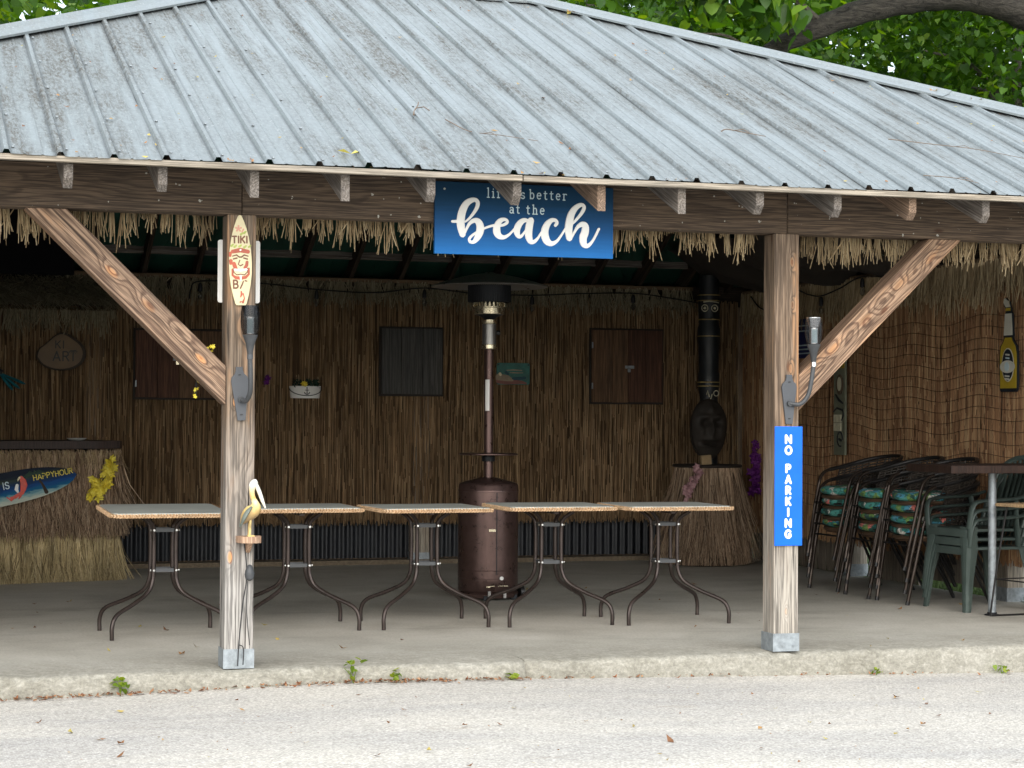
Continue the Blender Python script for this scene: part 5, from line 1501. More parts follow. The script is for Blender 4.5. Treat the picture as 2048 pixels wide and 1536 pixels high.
patch('label_edge', ell(.118, .188, .080, .120), M['bottle_label'], .0045, .006)
patch('label', ell(.118, .188, .073, .112), M['bottle_dark'], .0065, .0075)
patch('label_roundel', ell(.118, .175, .100, .045), M['bottle_label'], .008, .0095)
patch('label_crest', ell(.112, .175, .030, .034), M['small_lettering'], .010, .0112)
for z in (.262, .238, .110, .09):
    mb = MB(); mb.stroke([(.095 if z > .2 else .085, z, .006), (.14, z - .004, .006)], .0009, .0078, fz); mb.build('label_bar', M['bottle_label'] if z != .238 else M['small_lettering'], s)

M['tikib_brown'] = paint('weathered brown board', (.12, .085, .055), .7, 0, .3, 9, .1)
M['tikib_green'] = paint('grey green paint', (.16, .17, .12), .6, 0, .25, 12, .05)
s = thing('tiki_board', 'tall narrow tiki board with pale eye and teeth, half behind the right brace', 'tiki board', (WX - .03, 5.06, 1.005), -PI/2)
mb = MB(); mb.box((.10, -.010, .46), (.205, .02, .92), bev=.004); mb.build('board', M['tikib_green'], s)
def tp(name, pts, mat, t0, t1, fn=None): 
    mb = MB(); mb.prism(pts, -t1, -t0, fn=lambda x, y, z: (x, y - .020, z)); return mb.build(name, mat, s)
tp('top_panel', [(.01, .72), (.195, .72), (.195, .91), (.01, .91)], M['bottle_gold'], .0005, .004)
tp('eye_rim', ell(.115, .585, .062, .085), M['tikib_brown'], .0005, .006)
tp('eye', ell(.115, .59, .036, .058), M['totem_cream'], .0065, .010)
mb = MB(); mb.stroke([(.04, .50, .008), (.10, .455, .012), (.17, .43, .007)], .007, .020, lambda x, y, z: (x, y, z)); mb.build('nose_line', M['bottle_dark'], s, smooth=True)
for z0 in (.315, .245):
    for k in range(3):
        tp('tooth', [(.012 + .045*k, z0 - .045), (.052 + .045*k, z0 - .045), (.054 + .045*k, z0 + .02), (.012 + .045*k, z0 + .02)], M['totem_cream'], .0005, .008)
mb = MB(); mb.stroke([(.0, .29, .006), (.15, .29, .007), (.185, .33, .008), (.17, .37, .008), (.06, .39, .008), (.0, .36, .006)], .006, .020); mb.build('lip', M['bottle_dark'], s, smooth=True)
mb = MB(); mb.stroke([(.12 + .05*math.cos(a*.5), .13 + .06*math.sin(a*.5), .007) for a in range(11)], .006, .020); mb.stroke([(.10, .13, .010), (.14, .12, .010)], .006, .020); mb.build('swirl', M['bottle_dark'], s, smooth=True)
M['navy'] = paint('navy paint', (.008, .014, .085), .5, 0, .2, 10, .03)
s = thing('navy_sign', 'small dark navy sign with pale lines, just behind the clear solar torch', 'sign', (WX - .02, 5.955, 1.83), -PI/2)
mb = MB(); mb.box((.22, -.008, .17), (.44, .016, .34), bev=.004); mb.build('board', M['navy'], s)
for k, z in enumerate((.28, .235, .11, .075, .04)):
    mb = MB(); mb.stroke([(.06, z, .006), (.25, z, .005), (.40, z, .006)], .002, .0162); mb.build('pale_line', M['small_lettering'], s)

# ================================================================== CUSHIONED ARMCHAIRS, STACKED
M['chair_tube'] = paint('brown metallic tube', (.17, .105, .068), .35, .7, .2, 8, .04)
M['chair_leg'] = paint('dark brown tube', (.045, .033, .026), .33, .6, .2, 8, .04)
M['chair_dark'] = paint('black tube', (.018, .017, .017), .4, .3, .2, 8, .04)
M['wicker'] = paint('dark wicker', (.030, .024, .019), .6, 0, .35, 60, .3)
def floral():
    m, nt, N, L, b = nodes_of('tropical print fabric')
    v = coords(nt, jitter=True)
    nz = N.new('ShaderNodeTexNoise'); nz.inputs['Scale'].default_value = 9; L.new(v, nz.inputs['Vector'])
    mx = N.new('ShaderNodeVectorMath'); mx.operation = 'MULTIPLY_ADD'
    mx.inputs[1].default_value = (.10, .10, .10); L.new(nz.outputs['Color'], mx.inputs[0]); L.new(v, mx.inputs[2])
    vo = N.new('ShaderNodeTexVoronoi'); vo.inputs['Scale'].default_value = 17; L.new(mx.outputs[0], vo.inputs['Vector'])
    sp = N.new('ShaderNodeSeparateColor'); L.new(vo.outputs['Color'], sp.inputs[0])
    c = ramp(nt, sp.outputs[0], [(0.0, (.04, .23, .20)), (.34, (.075, .30, .26)), (.50, (.02, .075, .06)), (.62, (.16, .28, .07)), (.74, (.62, .60, .55)), (.86, (.62, .17, .14)), (.94, (.08, .30, .42))], 'CONSTANT')
    w = N.new('ShaderNodeTexWave'); w.inputs['Scale'].default_value = 14; w.inputs['Distortion'].default_value = 9; L.new(mx.outputs[0], w.inputs['Vector'])
    c = mixc(nt, ramp(nt, w.outputs[0], [(.72, 0.0), (.86, .7)]), c, (.012, .05, .045))
    c = mixc(nt, ramp(nt, vo.outputs['Distance'], [(.0, .35), (.25, 0.0)]), c, (.60, .62, .55))
    L.new(c, b.inputs['Base Color']); b.inputs['Roughness'].default_value = .85
    return m
M['floral'] = floral()
def make_chair():
    t = thing('cushioned_armchair', 'x', 'chair', group='stacked dark armchairs with tropical seat cushions')
    def ring(r, z): return [(r*math.cos(2*PI*i/28)*.98, r*math.sin(2*PI*i/28), z + .008*math.cos(2*PI*i/28)) for i in range(29)]
    mb = MB(); mb.tube(ring(.228, .515), .0155, 8, cap=False); mb.tube(ring(.215, .495), .010, 6, cap=False); mb.build('seat_frame', M['chair_tube'], t, smooth=True)
    mb = MB(); mb.lathe([(.002, .512), (.21, .512), (.212, .516), (.002, .518)], 28); mb.build('seat_panel', M['wicker'], t)
    mb = MB(); n_ = 32; prof = [(.002, .524), (.17, .522), (.220, .527), (.240, .540), (.246, .558), (.238, .576), (.21, .590), (.12, .597), (.002, .592)]
    mb.lathe(prof, n_, cap=False)
    for i, p in enumerate(mb.v):
        a = math.atan2(p[1], p[0]); mb.v[i] = (p[0]*(1 + .02*math.sin(3*a + 1)), p[1]*(1 + .02*math.sin(4*a)), p[2] + .005*math.sin(5*a)*math.hypot(p[0], p[1])/.23)
    mb.build('seat_cushion', M['floral'], t, smooth=True)
    for s_ in (-1, 1):
        leg = smooth_path([(-.275, s_*.205, .004), (-.245, s_*.215, .18), (-.205, s_*.228, .40), (-.165, s_*.236, .60), (-.145, s_*.240, .665), (-.11, s_*.243, .705), (-.065, s_*.246, .725)], 5)
        mb = MB(); mb.tube(leg, .0135, 9); lg = mb.build('front_leg', M['chair_leg'], t, smooth=True)
        mb = MB(); mb.tube([(-.2765, s_*.2045, .0005), (-.271, s_*.206, .03)], .0155, 9); mb.build('foot_cap', M['chair_dark'], lg)
        rear = smooth_path([(.14, s_*.19, .51), (.21, s_*.205, .36), (.34, s_*.225, .10), (.385, s_*.23, .003)], 4)
        mb = MB(); mb.tube(rear, .016, 8, flat=.6); mb.build('rear_leg', M['chair_dark'], t, smooth=True)
    # arms and back hoop in one wrapped tube
    hoop = [(-.065, -.246, .725), (.06, -.252, .752), (.18, -.245, .785), (.29, -.20, .818), (.36, -.11, .838), (.385, 0, .845), (.36, .11, .838), (.29, .20, .818), (.18, .245, .785), (.06, .252, .752), (-.065, .246, .725)]
    H = smooth_path(hoop, 5)
    mb = MB(); mb.tube(H, .0165, 9); mb.build('arm_hoop', M['chair_dark'], t, smooth=True)
    # woven back: uprights and courses
    mb = MB(); rows = []
    for k in range(-9, 10):
        a = R(k * 10.5)
        b0 = Vector((.222*math.cos(a), .222*math.sin(a), .52))
        top = min(H, key=lambda p: abs(math.atan2(p[1], p[0] - .02) - a*.92)); tv = Vector(top)
        mid = b0.lerp(tv, .5) + Vector((.02*math.cos(a), .02*math.sin(a), 0))
        rows.append((b0, mid, tv))
        mb.tube([b0, mid, tv], .006, 5, cap=False)
    for q in range(1, 12):
        f = q / 12
        mb.tube([tuple((b0.lerp(mid, f*2) if f < .5 else mid.lerp(tv, f*2 - 1)) + Vector((.006*(1 if (i + q) % 2 else -1), 0, 0))) for i, (b0, mid, tv) in enumerate(rows)], .007, 5, cap=False)
    o = mb.build('woven_back', M['wicker'], t); o['kind'] = 'stuff'
    mb = MB(); mb.tube([(-.215, -.21, .455), (-.195, 0, .448), (-.215, .21, .455)], .008, 6); mb.build('front_stretcher', M['chair_dark'], t, smooth=True)
    return t
ch = make_chair()
ORD = {0: 'bottom', 1: 'second from bottom', 2: 'third from bottom', 3: 'top'}
used = 0
for si, (x, y, rz, n_, where) in enumerate(((5.395, 3.72, R(4), 4, 'the farthest chair stack, near the NO PARKING post'), (5.385, 3.08, R(-2), 4, 'the middle chair stack'), (5.395, 2.60, R(2), 4, 'the nearest chair stack, beside the green chairs'))):
    for k in range(n_):
        o = ch if used == 0 else copy_tree(ch)
        used += 1
        o.location = (x + rnd.uniform(-.008, .008) - .004*k, y + rnd.uniform(-.006, .006), .081*k)
        o.scale = (1, 1, .92)
        o.rotation_euler = (0, 0, rz + R(rnd.uniform(-1.5, 1.5)))
        o['label'] = 'dark cushioned armchair, ' + ORD[k] + ' of ' + where

# ================================================================== GREEN PLASTIC ARMCHAIRS, STACKED
M['green_plastic'] = paint('dark green plastic', (.058, .080, .072), .42, 0, .18, 6, .04)
def make_plastic():
    t = thing('plastic_armchair', 'x', 'chair', group='green plastic armchairs in one stack')
    mat = M['green_plastic']
    mb = MB(); mb.box((0, 0, .445), (.46, .46, .022), bev=.008); mb.build('seat', mat, t, smooth=True)
    mb = MB(); mb.box((-.235, 0, .425), (.018, .46, .055), bev=.006); mb.build('apron', mat, t, smooth=True)
    # legs: broad folded sections that taper to the floor
    for sx, fx in ((-1, -.275), (1, .30)):
        for sy in (-1, 1):
            mb = MB()
            rows = []
            for z, w_, d_, x, y in ((.0, .042, .042, fx, sy*.268), (.03, .044, .044, fx*.985, sy*.266), (.25, .058, .06, fx*.93, sy*.25), (.43, .082, .085, fx*.86, sy*.23), (.47, .085, .088, fx*.85, sy*.225)):
                ox, oy = x, y; ix = x - sx*w_; iy = y - sy*d_
                cxm = x - sx*w_*.5
                rows.append([(ox, iy, z), (ox + sx*.004, y - sy*d_*.5, z), (ox, oy, z), (cxm, oy + sy*.004, z), (ix, oy, z), (ix, oy - sy*.008, z), (ox - sx*.010, oy - sy*.010, z), (ox - sx*.008, iy, z)])
            n_ = 8
            mb.add([p for r in rows for p in r], [(i*n_+j, i*n_+(j+1) % n_, (i+1)*n_+(j+1) % n_, (i+1)*n_+j) for i in range(len(rows)-1) for j in range(n_)])
            mb.add(rows[0], [tuple(range(8))]); mb.add(rows[-1], [tuple(range(8))])
            mb.build('front_leg' if sx < 0 else 'rear_leg', mat, t)
    for sy in (-1, 1):
        # arm: an arch rising from the front leg, level, then into the back
        mb = MB()
        path = smooth_path([(-.235, sy*.245, .46), (-.232, sy*.262, .56), (-.215, sy*.272, .625), (-.17, sy*.278, .652), (0, sy*.278, .662), (.15, sy*.27, .672), (.24, sy*.25, .70)], 5)
        mb.tube(path, .027, 8, flat=.42); mb.build('arm', mat, t, smooth=True)
        mb = MB(); mb.tube([(.13, sy*.262, .665), (.145, sy*.25, .56), (.16, sy*.235, .46)], .03, 8, flat=.35); mb.build('arm_post', mat, t, smooth=True)
    # back: rim and upright slats on a curve
    def bk(u, z): return (.215 + .16*(z - .45)/.5 + .05*(1 - u*u) - .02, u*.235*(1 + .12*(z - .45)), z)
    rim = [bk(-1, .46), bk(-1, .62), bk(-.97, .76), bk(-.82, .87), bk(-.5, .935), bk(0, .955), bk(.5, .935), bk(.82, .87), bk(.97, .76), bk(1, .62), bk(1, .46)]
    mb = MB(); mb.tube(smooth_path(rim, 4), .022, 8, flat=.6); mb.build('back_rim', mat, t, smooth=True)
    for k in range(-4, 5):
        u = k * .2
        ztop = .955 - .16*abs(u)**2.6
        mb = MB(); a, b_ = Vector(bk(u, .455)), Vector(bk(u, ztop)); mb.tube([a, a.lerp(b_, .5), b_], .018, 6, flat=.3); mb.build('back_slat', mat, t, smooth=True)
    mb = MB(); mb.tube([bk(-.98, .58), bk(0, .575), bk(.98, .58)], .02, 6, flat=.5); mb.build('back_rail', mat, t, smooth=True)
    return t
pc = make_plastic()
for k, lab in enumerate(('bottom green plastic armchair of the stack behind the tall bar table', 'middle green plastic armchair of the stack behind the tall bar table', 'top green plastic armchair of the stack behind the tall bar table')):
    o = pc if k == 0 else copy_tree(pc)
    o.scale = (1, 1, .96); o.location = (5.505 - .006*k, 2.06, .062*k); o.rotation_euler = (0, 0, R(3 + .8*k)); o['label'] = lab

# ================================================================== BAR TABLE AND STOOLS
M['bar_wood'] = wood('dark table board', (.045, .024, .017), (.020, .011, .008), .018, pith=(.02, .09), contrast=.6, rough=.7)
s = thing('bar_table', 'tall dark-topped bar table on a grey steel pipe, at the right edge', 'table', (5.33, 1.58, 0))
mb = MB(); mb.box((.30, .05, .978), (1.50, .60, .052), bev=.006); mb.build('table_top', M['bar_wood'], s)
for x in (0.0, .95):
    mb = MB(); mb.tube([(x, 0, .012), (x, 0, .952)], .0265, 20); mb.build('pipe_leg', M['bracket'], s, smooth=True)
    mb = MB(); mb.lathe([(.05, .0), (.05, .006), (.032, .010), (.032, .02)], 20, (x, 0, .002)); mb.build('floor_flange', M['heater_dark'], s)
M['stool_seat'] = wood('pale plywood', (.56, .40, .23), (.42, .28, .15), .012, pith=(.1, .02), contrast=.4, knots=False)
def make_stool():
    t = thing('wire_stool', 'x', 'stool')
    mb = MB(); mb.box((0, 0, .742), (.36, .36, .022), bev=.008); mb.build('seat', M['stool_seat'], t)
    for sy in (-1, 1):
        mb = MB(); mb.tube(smooth_path([(-.12, sy*.13, .73), (-.165, sy*.17, .35), (-.195, sy*.20, .04), (-.19, sy*.20, .012), (-.16, sy*.20, .008), (.16, sy*.20, .008), (.19, sy*.20, .012), (.195, sy*.20, .04), (.165, sy*.17, .35), (.12, sy*.13, .73)], 5), .0065, 8)
        mb.build('leg_loop', M['chair_dark'], t, smooth=True)
        mb = MB(); mb.tube([(-.175, sy*.182, .25), (.175, sy*.182, .25)], .005, 6); mb.build('footrest', M['chair_dark'], t)
    mb = MB(); mb.tube([(-.175, -.182, .25), (-.175, .182, .25)], .005, 6); mb.build('footrest', M['chair_dark'], t)
    mb = MB(); mb.box((.06, -.165, .69), (.012, .006, .085)); mb.build('tag', M['white'], t)
    return t
st = make_stool()
st.location = (5.495, 1.33, 0); st.rotation_euler = (0, 0, R(8)); st['label'] = 'pale plywood stool on black wire legs, cut by the right edge of the view'

# ================================================================== TREES
def leaf_mat(name, stops):
    m, nt, N, L, b = nodes_of(name)
    g = N.new('ShaderNodeNewGeometry')
    c = ramp(nt, g.outputs['Random Per Island'], stops)
    L.new(c, b.inputs['Base Color']); b.inputs['Roughness'].default_value = .42
    b.inputs['Specular IOR Level'].default_value = .4
    tr = N.new('ShaderNodeBsdfTranslucent')
    hs = N.new('ShaderNodeHueSaturation'); hs.inputs['Hue'].default_value = .485; hs.inputs['Saturation'].default_value = 1.15; hs.inputs['Value'].default_value = 1.9
    L.new(c, hs.inputs['Color']); L.new(hs.outputs[0], tr.inputs['Color'])
    mx = N.new('ShaderNodeMixShader'); mx.inputs[0].default_value = .42
    L.new(b.outputs[0], mx.inputs[1]); L.new(tr.outputs[0], mx.inputs[2])
    out = [n for n in N if n.type == 'OUTPUT_MATERIAL'][0]
    L.new(mx.outputs[0], out.inputs['Surface'])
    return m
M['leaf'] = leaf_mat('broad leaf', [(0, (.028, .078, .012)), (.4, (.055, .135, .018)), (.75, (.095, .20, .024)), (.92, (.15, .26, .03)), (1, (.21, .28, .04))])
M['leaf_far'] = leaf_mat('wood leaf', [(0, (.028, .075, .011)), (.5, (.065, .155, .018)), (.85, (.115, .235, .028)), (1, (.19, .29, .04))])
def bark_mat(name, a, b_):
    m, nt, N, L, b = nodes_of(name)
    v = coords(nt, (1, 1, 1))
    f = noise(nt, coords(nt, (3.2, 16, 16)), 1.0, 6, .7, .8)
    c = ramp(nt, f, [(.35, b_), (.5, a), (.75, tuple(x*1.35 for x in a))])
    L.new(c, b.inputs['Base Color']); b.inputs['Roughness'].default_value = .92
    bump(nt, f, b, 1.0, .05)
    return m
M['limb_bark'] = bark_mat('ridged bark', (.115, .10, .078), (.03, .025, .02))
M['trunk_bark'] = bark_mat('trunk bark', (.11, .105, .085), (.035, .03, .024))

HEART = np.array([(0, 0, 0), (.30, -.10, .03), (.46, .22, .05), (.30, .66, .02), (0, 1.0, -.10), (-.30, .66, .02), (-.46, .22, .05), (-.30, -.10, .03), (0, .45, -.05)], float)
HF = np.array([(8, 0, 1), (8, 1, 2), (8, 2, 3), (8, 3, 4), (8, 4, 5), (8, 5, 6), (8, 6, 7), (8, 7, 0)], int)
MAPLE = np.array([(0, 0, 0), (.42, .05, .04), (.34, .42, 0), (.16, .55, .03), (0, 1.0, -.08), (-.16, .55, .03), (-.34, .42, 0), (-.42, .05, .04), (0, .35, -.04)], float)
def leaves(name, centres, size, mat, parent, rs, shape=HEART, droop=.5):
    """centres: N x 3; one mesh of separate leaves hanging at many angles"""
    n = len(centres)
    az = rs.uniform(0, 2*np.pi, n); tilt = rs.normal(droop, .55, n); roll = rs.normal(0, .6, n)
    s = size * rs.uniform(.6, 1.25, n)
    # leaf axis y points outwards and down
    ya = np.stack([np.cos(az)*np.cos(tilt), np.sin(az)*np.cos(tilt), -np.sin(tilt)], 1)
    up = np.stack([np.cos(az)*np.sin(tilt), np.sin(az)*np.sin(tilt), np.cos(tilt)], 1)
    sd = np.cross(ya, up)
    xa = sd*np.cos(roll)[:, None] + up*np.sin(roll)[:, None]
    za = np.cross(xa, ya)
    V = (centres[:, None, :] + s[:, None, None]*(shape[None, :, 0:1]*xa[:, None, :] + shape[None, :, 1:2]*ya[:, None, :] + shape[None, :, 2:3]*za[:, None, :]))
    m = len(shape)
    F = (HF[None] + (np.arange(n)*m)[:, None, None]).reshape(-1, 3)
    me = bpy.data.meshes.new(name)
    me.vertices.add(n*m); me.vertices.foreach_set('co', V.reshape(-1))
    me.loops.add(len(F)*3); me.loops.foreach_set('vertex_index', F.reshape(-1).astype(np.int32))
    me.polygons.add(len(F)); me.polygons.foreach_set('loop_start', np.arange(0, len(F)*3, 3, dtype=np.int32))
    me.update(calc_edges=True); me.validate()
    me.materials.append(mat)
    o = bpy.data.objects.new(name, me)
    o['kind'] = 'stuff'
    return link(o, parent)
nr = np.random.RandomState(5)
def cloud(c, r, n, clumps, spread):
    """leaf places in clumps inside an ellipsoid, thin towards the middle"""
    out = []
    for i in range(clumps):
        d = nr.normal(size=3); d /= np.linalg.norm(d)
        p = np.array(c) + d*np.array(r)*nr.uniform(.35, 1.0)**.6
        k = max(3, int(n/clumps*nr.uniform(.5, 1.5)))
        out.append(p + nr.normal(size=(k, 3))*spread*nr.uniform(.7, 1.3)*np.array([1, 1, .6]))
    return np.concatenate(out)
def tree(label, x, y, h, r, n, size, mat, bark, shape=HEART, lean=(0, 0), group=None, z0=.1, trunk_r=.16, clumps=150):
    t = thing('broadleaf_tree', label, 'tree', (x, y, 0), group=group)
    rs = random.Random(int(x*13 + y*7) % 1000)
    mb = MB()
    top = Vector((lean[0], lean[1], h*.95))
    pts = smooth_path([(0, 0, -.3), (lean[0]*.1 + .05, lean[1]*.1, h*.25), (lean[0]*.4 - .08, lean[1]*.4, h*.55), tuple(top)], 5)
    mb.tube(pts, [trunk_r*(1.25 - 1.05*i/(len(pts)-1)) for i in range(len(pts))], 10)
    mb.build('trunk', bark, t, smooth=True)
    for k in range(9):
        f = rs.uniform(.3, .85); q = Vector(pts[int(f*(len(pts)-1))]); a = rs.uniform(0, 6.28); L_ = r*rs.uniform(.5, .85)
        e = q + Vector((math.cos(a)*L_, math.sin(a)*L_, rs.uniform(.2, .9)*L_*.8))
        m_ = q.lerp(e, .5) + Vector((0, 0, .12*L_))
        mb = MB(); mb.tube(smooth_path([q, m_, e], 4), [trunk_r*.42*(1 - .8*i/8) for i in range(9)], 6); mb.build('limb', bark, t, smooth=True)
    cz = h - r*.55
    P = cloud((lean[0]*.6, lean[1]*.6, cz), (r, r, r*.9), n, clumps, r*.13)
    leaves('crown', P, size, mat, t, nr, shape)
    return t
# the near tree whose great limb arches over behind the right of the roof
t = thing('limb_tree', 'large tree whose thick ridged limb arches above the right side of the roof', 'tree', (13.5, 12.2, 0))
mb = MB()
arch = [(13.9, 12.4, -.3), (13.75, 12.35, 2.2), (13.45, 12.2, 4.3), (12.95, 12.05, 5.75), (12.45, 12, 6.15), (11.93, 12, 6.41), (11.45, 12, 6.53), (10.89, 12, 6.56), (10.2, 12, 6.43), (9.52, 12, 6.22), (8.855, 12, 5.93), (8.46, 12, 5.72), (8.15, 12, 5.42), (7.6, 11.95, 4.85), (7.1, 11.9, 4.5)]
rad = [.42, .36, .31, .27, .235, .21, .195, .185, .165, .145, .12, .10, .085, .06, .03]
q = smooth_path([(*p, r_) for p, r_ in zip(arch, rad)], 6)
mb.tube([(a[0] - 13.5, a[1] - 12.2, a[2]) for a in q], [a[3]*(1 + .05*math.sin(i*1.9)) for i, a in enumerate(q)], 16)
def limb_mat():
    m, nt, N, L, b = nodes_of('arching limb bark')
    v = coords(nt)
    f = noise(nt, coords(nt, (3.0, 11, 11)), 1.3, 6, .72, 1.0)
    f2 = noise(nt, v, 22, 4, .7)
    c = ramp(nt, mth(nt, 'ADD', mth(nt, 'MULTIPLY', f, .8), mth(nt, 'MULTIPLY', f2, .2)), [(.38, (.010, .008, .006)), (.47, (.035, .030, .024)), (.6, (.065, .057, .046)), (.75, (.105, .094, .076))])
    L.new(c, b.inputs['Base Color']); b.inputs['Roughness'].default_value = .95
    bump(nt, f, b, 1.0, .06)
    return m
mb.build('trunk', limb_mat(), t, smooth=True)
def twig(parent, pts, r0, mat): 
    mb = MB(); P = smooth_path(pts, 4); mb.tube(P, [r0*(1 - .75*i/(len(P)-1)) for i in range(len(P))], 7); return mb.build('branch', mat, parent, smooth=True)
for pts, r0 in (([(9.2, 12, 6.05), (8.4, 11.8, 6.5), (7.4, 11.5, 6.6), (6.4, 11.3, 6.5)], .05), ([(10.2, 12, 6.45), (9.6, 11.8, 7.2), (8.6, 11.5, 7.8)], .07), ([(11.2, 12, 6.6), (11.4, 11.7, 7.6), (11.0, 11.4, 8.6)], .08), ([(8.3, 12, 5.6), (7.8, 11.7, 5.8), (7.2, 11.4, 5.75)], .03)):
    twig(t, [(a - 13.5, b_ - 12.2, c) for a, b_, c in pts], r0, M['limb_bark'])
parts = []
for c, n_, sp in (((6.9, 11.3, 6.45), 90, .30), ((6.4, 11.4, 6.35), 60, .26), ((7.5, 11.3, 6.55), 110, .32), ((8.05, 11.4, 6.35), 70, .26), ((8.35, 11.5, 6.1), 50, .22), ((7.3, 11.4, 6.15), 50, .20), ((7.9, 11.5, 6.75), 120, .4), ((8.9, 11.4, 6.85), 110, .35), ((8.6, 11.4, 7.6), 160, .5), ((10.9, 11.4, 8.4), 240, .6), ((9.8, 11.6, 7.4), 140, .45), ((12.5, 11.8, 8.0), 200, .6), ((6.9, 11.4, 7.3), 160, .5)):
    parts.append(np.array(c) + nr.normal(size=(n_, 3))*sp*np.array([1, .8, .55]))
leaves('crown', np.concatenate(parts) - np.array([13.5, 12.2, 0]), .185, M['leaf'], t, nr, HEART, .9)
# leafy boughs over the left end of the roof
t = thing('broadleaf_tree', 'broad-leaved tree behind the left end of the roof, its boughs just above the hip', 'tree', (-3.2, 11.8, 0))
mb = MB(); mb.tube(smooth_path([(0, 0, -.3), (.1, 0, 2.5), (.4, -.1, 5.0), (.9, -.2, 7.6)], 5), [.24*(1 - .6*i/15) for i in range(16)], 12); mb.build('trunk', M['limb_bark'], t, smooth=True)
for pts in ([(.4, -.1, 5.0), (1.5, -.4, 6.2), (3.0, -.8, 6.9), (4.6, -1.1, 7.0)], [(.7, -.1, 6.4), (0, -.5, 7.4), (-1.4, -.8, 7.9)], [(.9, -.2, 7.4), (2.0, -.6, 8.6), (3.2, -.9, 9.2)]): twig(t, pts, .09, M['limb_bark'])
parts = [np.array(c) + nr.normal(size=(n_, 3))*sp*np.array([1, .8, .6]) for c, n_, sp in (((1.6, -.8, 6.35), 120, .32), ((2.4, -.9, 6.6), 150, .36), ((3.3, -.9, 6.6), 150, .32), ((4.2, -1.0, 6.75), 130, .32), ((2.9, -.7, 7.3), 220, .5), ((.4, -.6, 7.0), 200, .6), ((-1.2, -.6, 7.6), 260, .7), ((2.5, -.6, 8.8), 300, .8), ((5.0, -1.0, 7.1), 90, .3))]
leaves('crown', np.concatenate(parts), .20, M['leaf'], t, nr, HEART, .9)
GT = 'leafy trees standing beyond the pavilion'
spec = [(-1.5, 17.5, 9.5, 3.6), (3.4, 18.5, 10.5, 3.8), (8.0, 17.0, 9.2, 3.5), (11.9, 18.8, 10.0, 3.6), (14.9, 16.8, 9.4, 3.4), (18.5, 18.5, 10.5, 3.8), (-7.0, 18.0, 10.0, 3.8), (22.5, 20.5, 11.0, 4.2)]
LB = ['leafy tree beyond the left hip of the roof', 'leafy tree hidden mostly by the ridge of the roof', 'leafy tree seen just left of the arching limb', 'slim grey-trunked leafy tree under the middle of the arching limb', 'leafy tree low behind the far right of the hip roof', 'leafy tree far behind, at the right edge of the view', 'leafy tree far to the left behind the roof', 'leafy tree far to the right behind the roof']
for i, (x, y, h, r) in enumerate(spec):
    tree(LB[i], x, y, h, r, 15000 if 2 <= i <= 5 else 7500, .14, M['leaf_far'], M['trunk_bark'], MAPLE if i % 2 else HEART, (rnd.uniform(-.4, .4), 0), GT, trunk_r=.14 + .02*(i % 3), clumps=170)
# the wood beyond, which reads as one mass
P = np.stack([nr.uniform(-30, 55, 26000), nr.uniform(27, 36, 26000), nr.uniform(.2, 14.5, 26000)], 1)
P[:, 2] *= .75 + .25*np.sin(P[:, 0]*.35 + 1) * .6 + .1
o = leaves('distant_wood', P, .62, M['leaf_far'], None, nr, MAPLE)
tag(o, 'dense green wood far beyond the pavilion', 'wood', kind='stuff')

# ================================================================== LITTER, WEEDS, TWIGS
M['dry_leaf'] = straw('dry leaf', [(0, (.14, .07, .04)), (.35, (.28, .13, .05)), (.65, (.40, .26, .10)), (.85, (.50, .42, .10)), (1, (.16, .11, .07))], .7, .2)
M['dry_red'] = straw('dry brown leaf', [(0, (.13, .05, .025)), (.5, (.26, .11, .05)), (1, (.40, .24, .13))], .75, .2)
M['yellow_leaf'] = straw('yellow leaf', [(0, (.55, .45, .06)), (1, (.62, .56, .16))], .6, .1)
def litter(mb, p, s, rs, nrm=(0, 0, 1), lift=.25):
    n = Vector(nrm).normalized(); n = (n + Vector((rs.gauss(0, lift), rs.gauss(0, lift), 0))).normalized()
    u = n.orthogonal().normalized(); u.rotate(Matrix.Rotation(rs.uniform(0, 6.28), 3, n)); v = n.cross(u)
    c = Vector(p) + Vector(nrm)*.004
    k = rs.uniform(.3, .55); cu = rs.uniform(.0, .3)
    mb.add([c - u*s*.5 + n*s*cu, c + v*s*k*.6, c + u*s*.5 + n*s*cu, c - v*s*k*.6, c + n*.001], [(0, 4, 1), (1, 4, 2), (2, 4, 3), (3, 4, 0)])
rs = random.Random(71)
mb = MB()
for i in range(520):        # drift along the foot of the kerb
    x = rs.choice([rs.gauss(-.7, .45), rs.gauss(.75, .35), rs.uniform(-2, 4.8)])
    y = -.055 - abs(rs.gauss(0, .045)); litter(mb, (x, y, g_h(x, y) + rs.uniform(0, .012)), rs.uniform(.012, .045), rs)
o = mb.build('leaf_drift', M['dry_red']); tag(o, 'rusty brown drift of dry leaf bits along the foot of the kerb', 'leaf litter', kind='stuff')
mb = MB()
for i in range(330):
    x = rs.uniform(-2.4, 5.0); y = -rs.uniform(.15, 1) ** 1.3 * 5.2
    litter(mb, (x, y, g_h(x, y) + .004), rs.choice([.01, .012, .015, .02, .02, .025, .03, .035, .045, .055]) * rs.uniform(.7, 1.2), rs)
for i in range(46):
    x = rs.uniform(-2.2, 5.6); y = rs.uniform(.05, 5.5); litter(mb, (x, y, .002), rs.uniform(.02, .06), rs)
o = mb.build('fallen_leaves', M['dry_leaf']); tag(o, 'dry leaves scattered over the pavement and the concrete floor', 'leaf litter', kind='stuff')
mb = MB()
for i in range(150):
    x = rs.uniform(-1.6, 6.2); y = EY + (min(clipY(x), 3.8) - EY)*rs.random()**1.2
    litter(mb, (x, y, EZ + TAN*(y - EY) + .004), rs.uniform(.012, .045), rs, (0, -TAN, 1), .1)
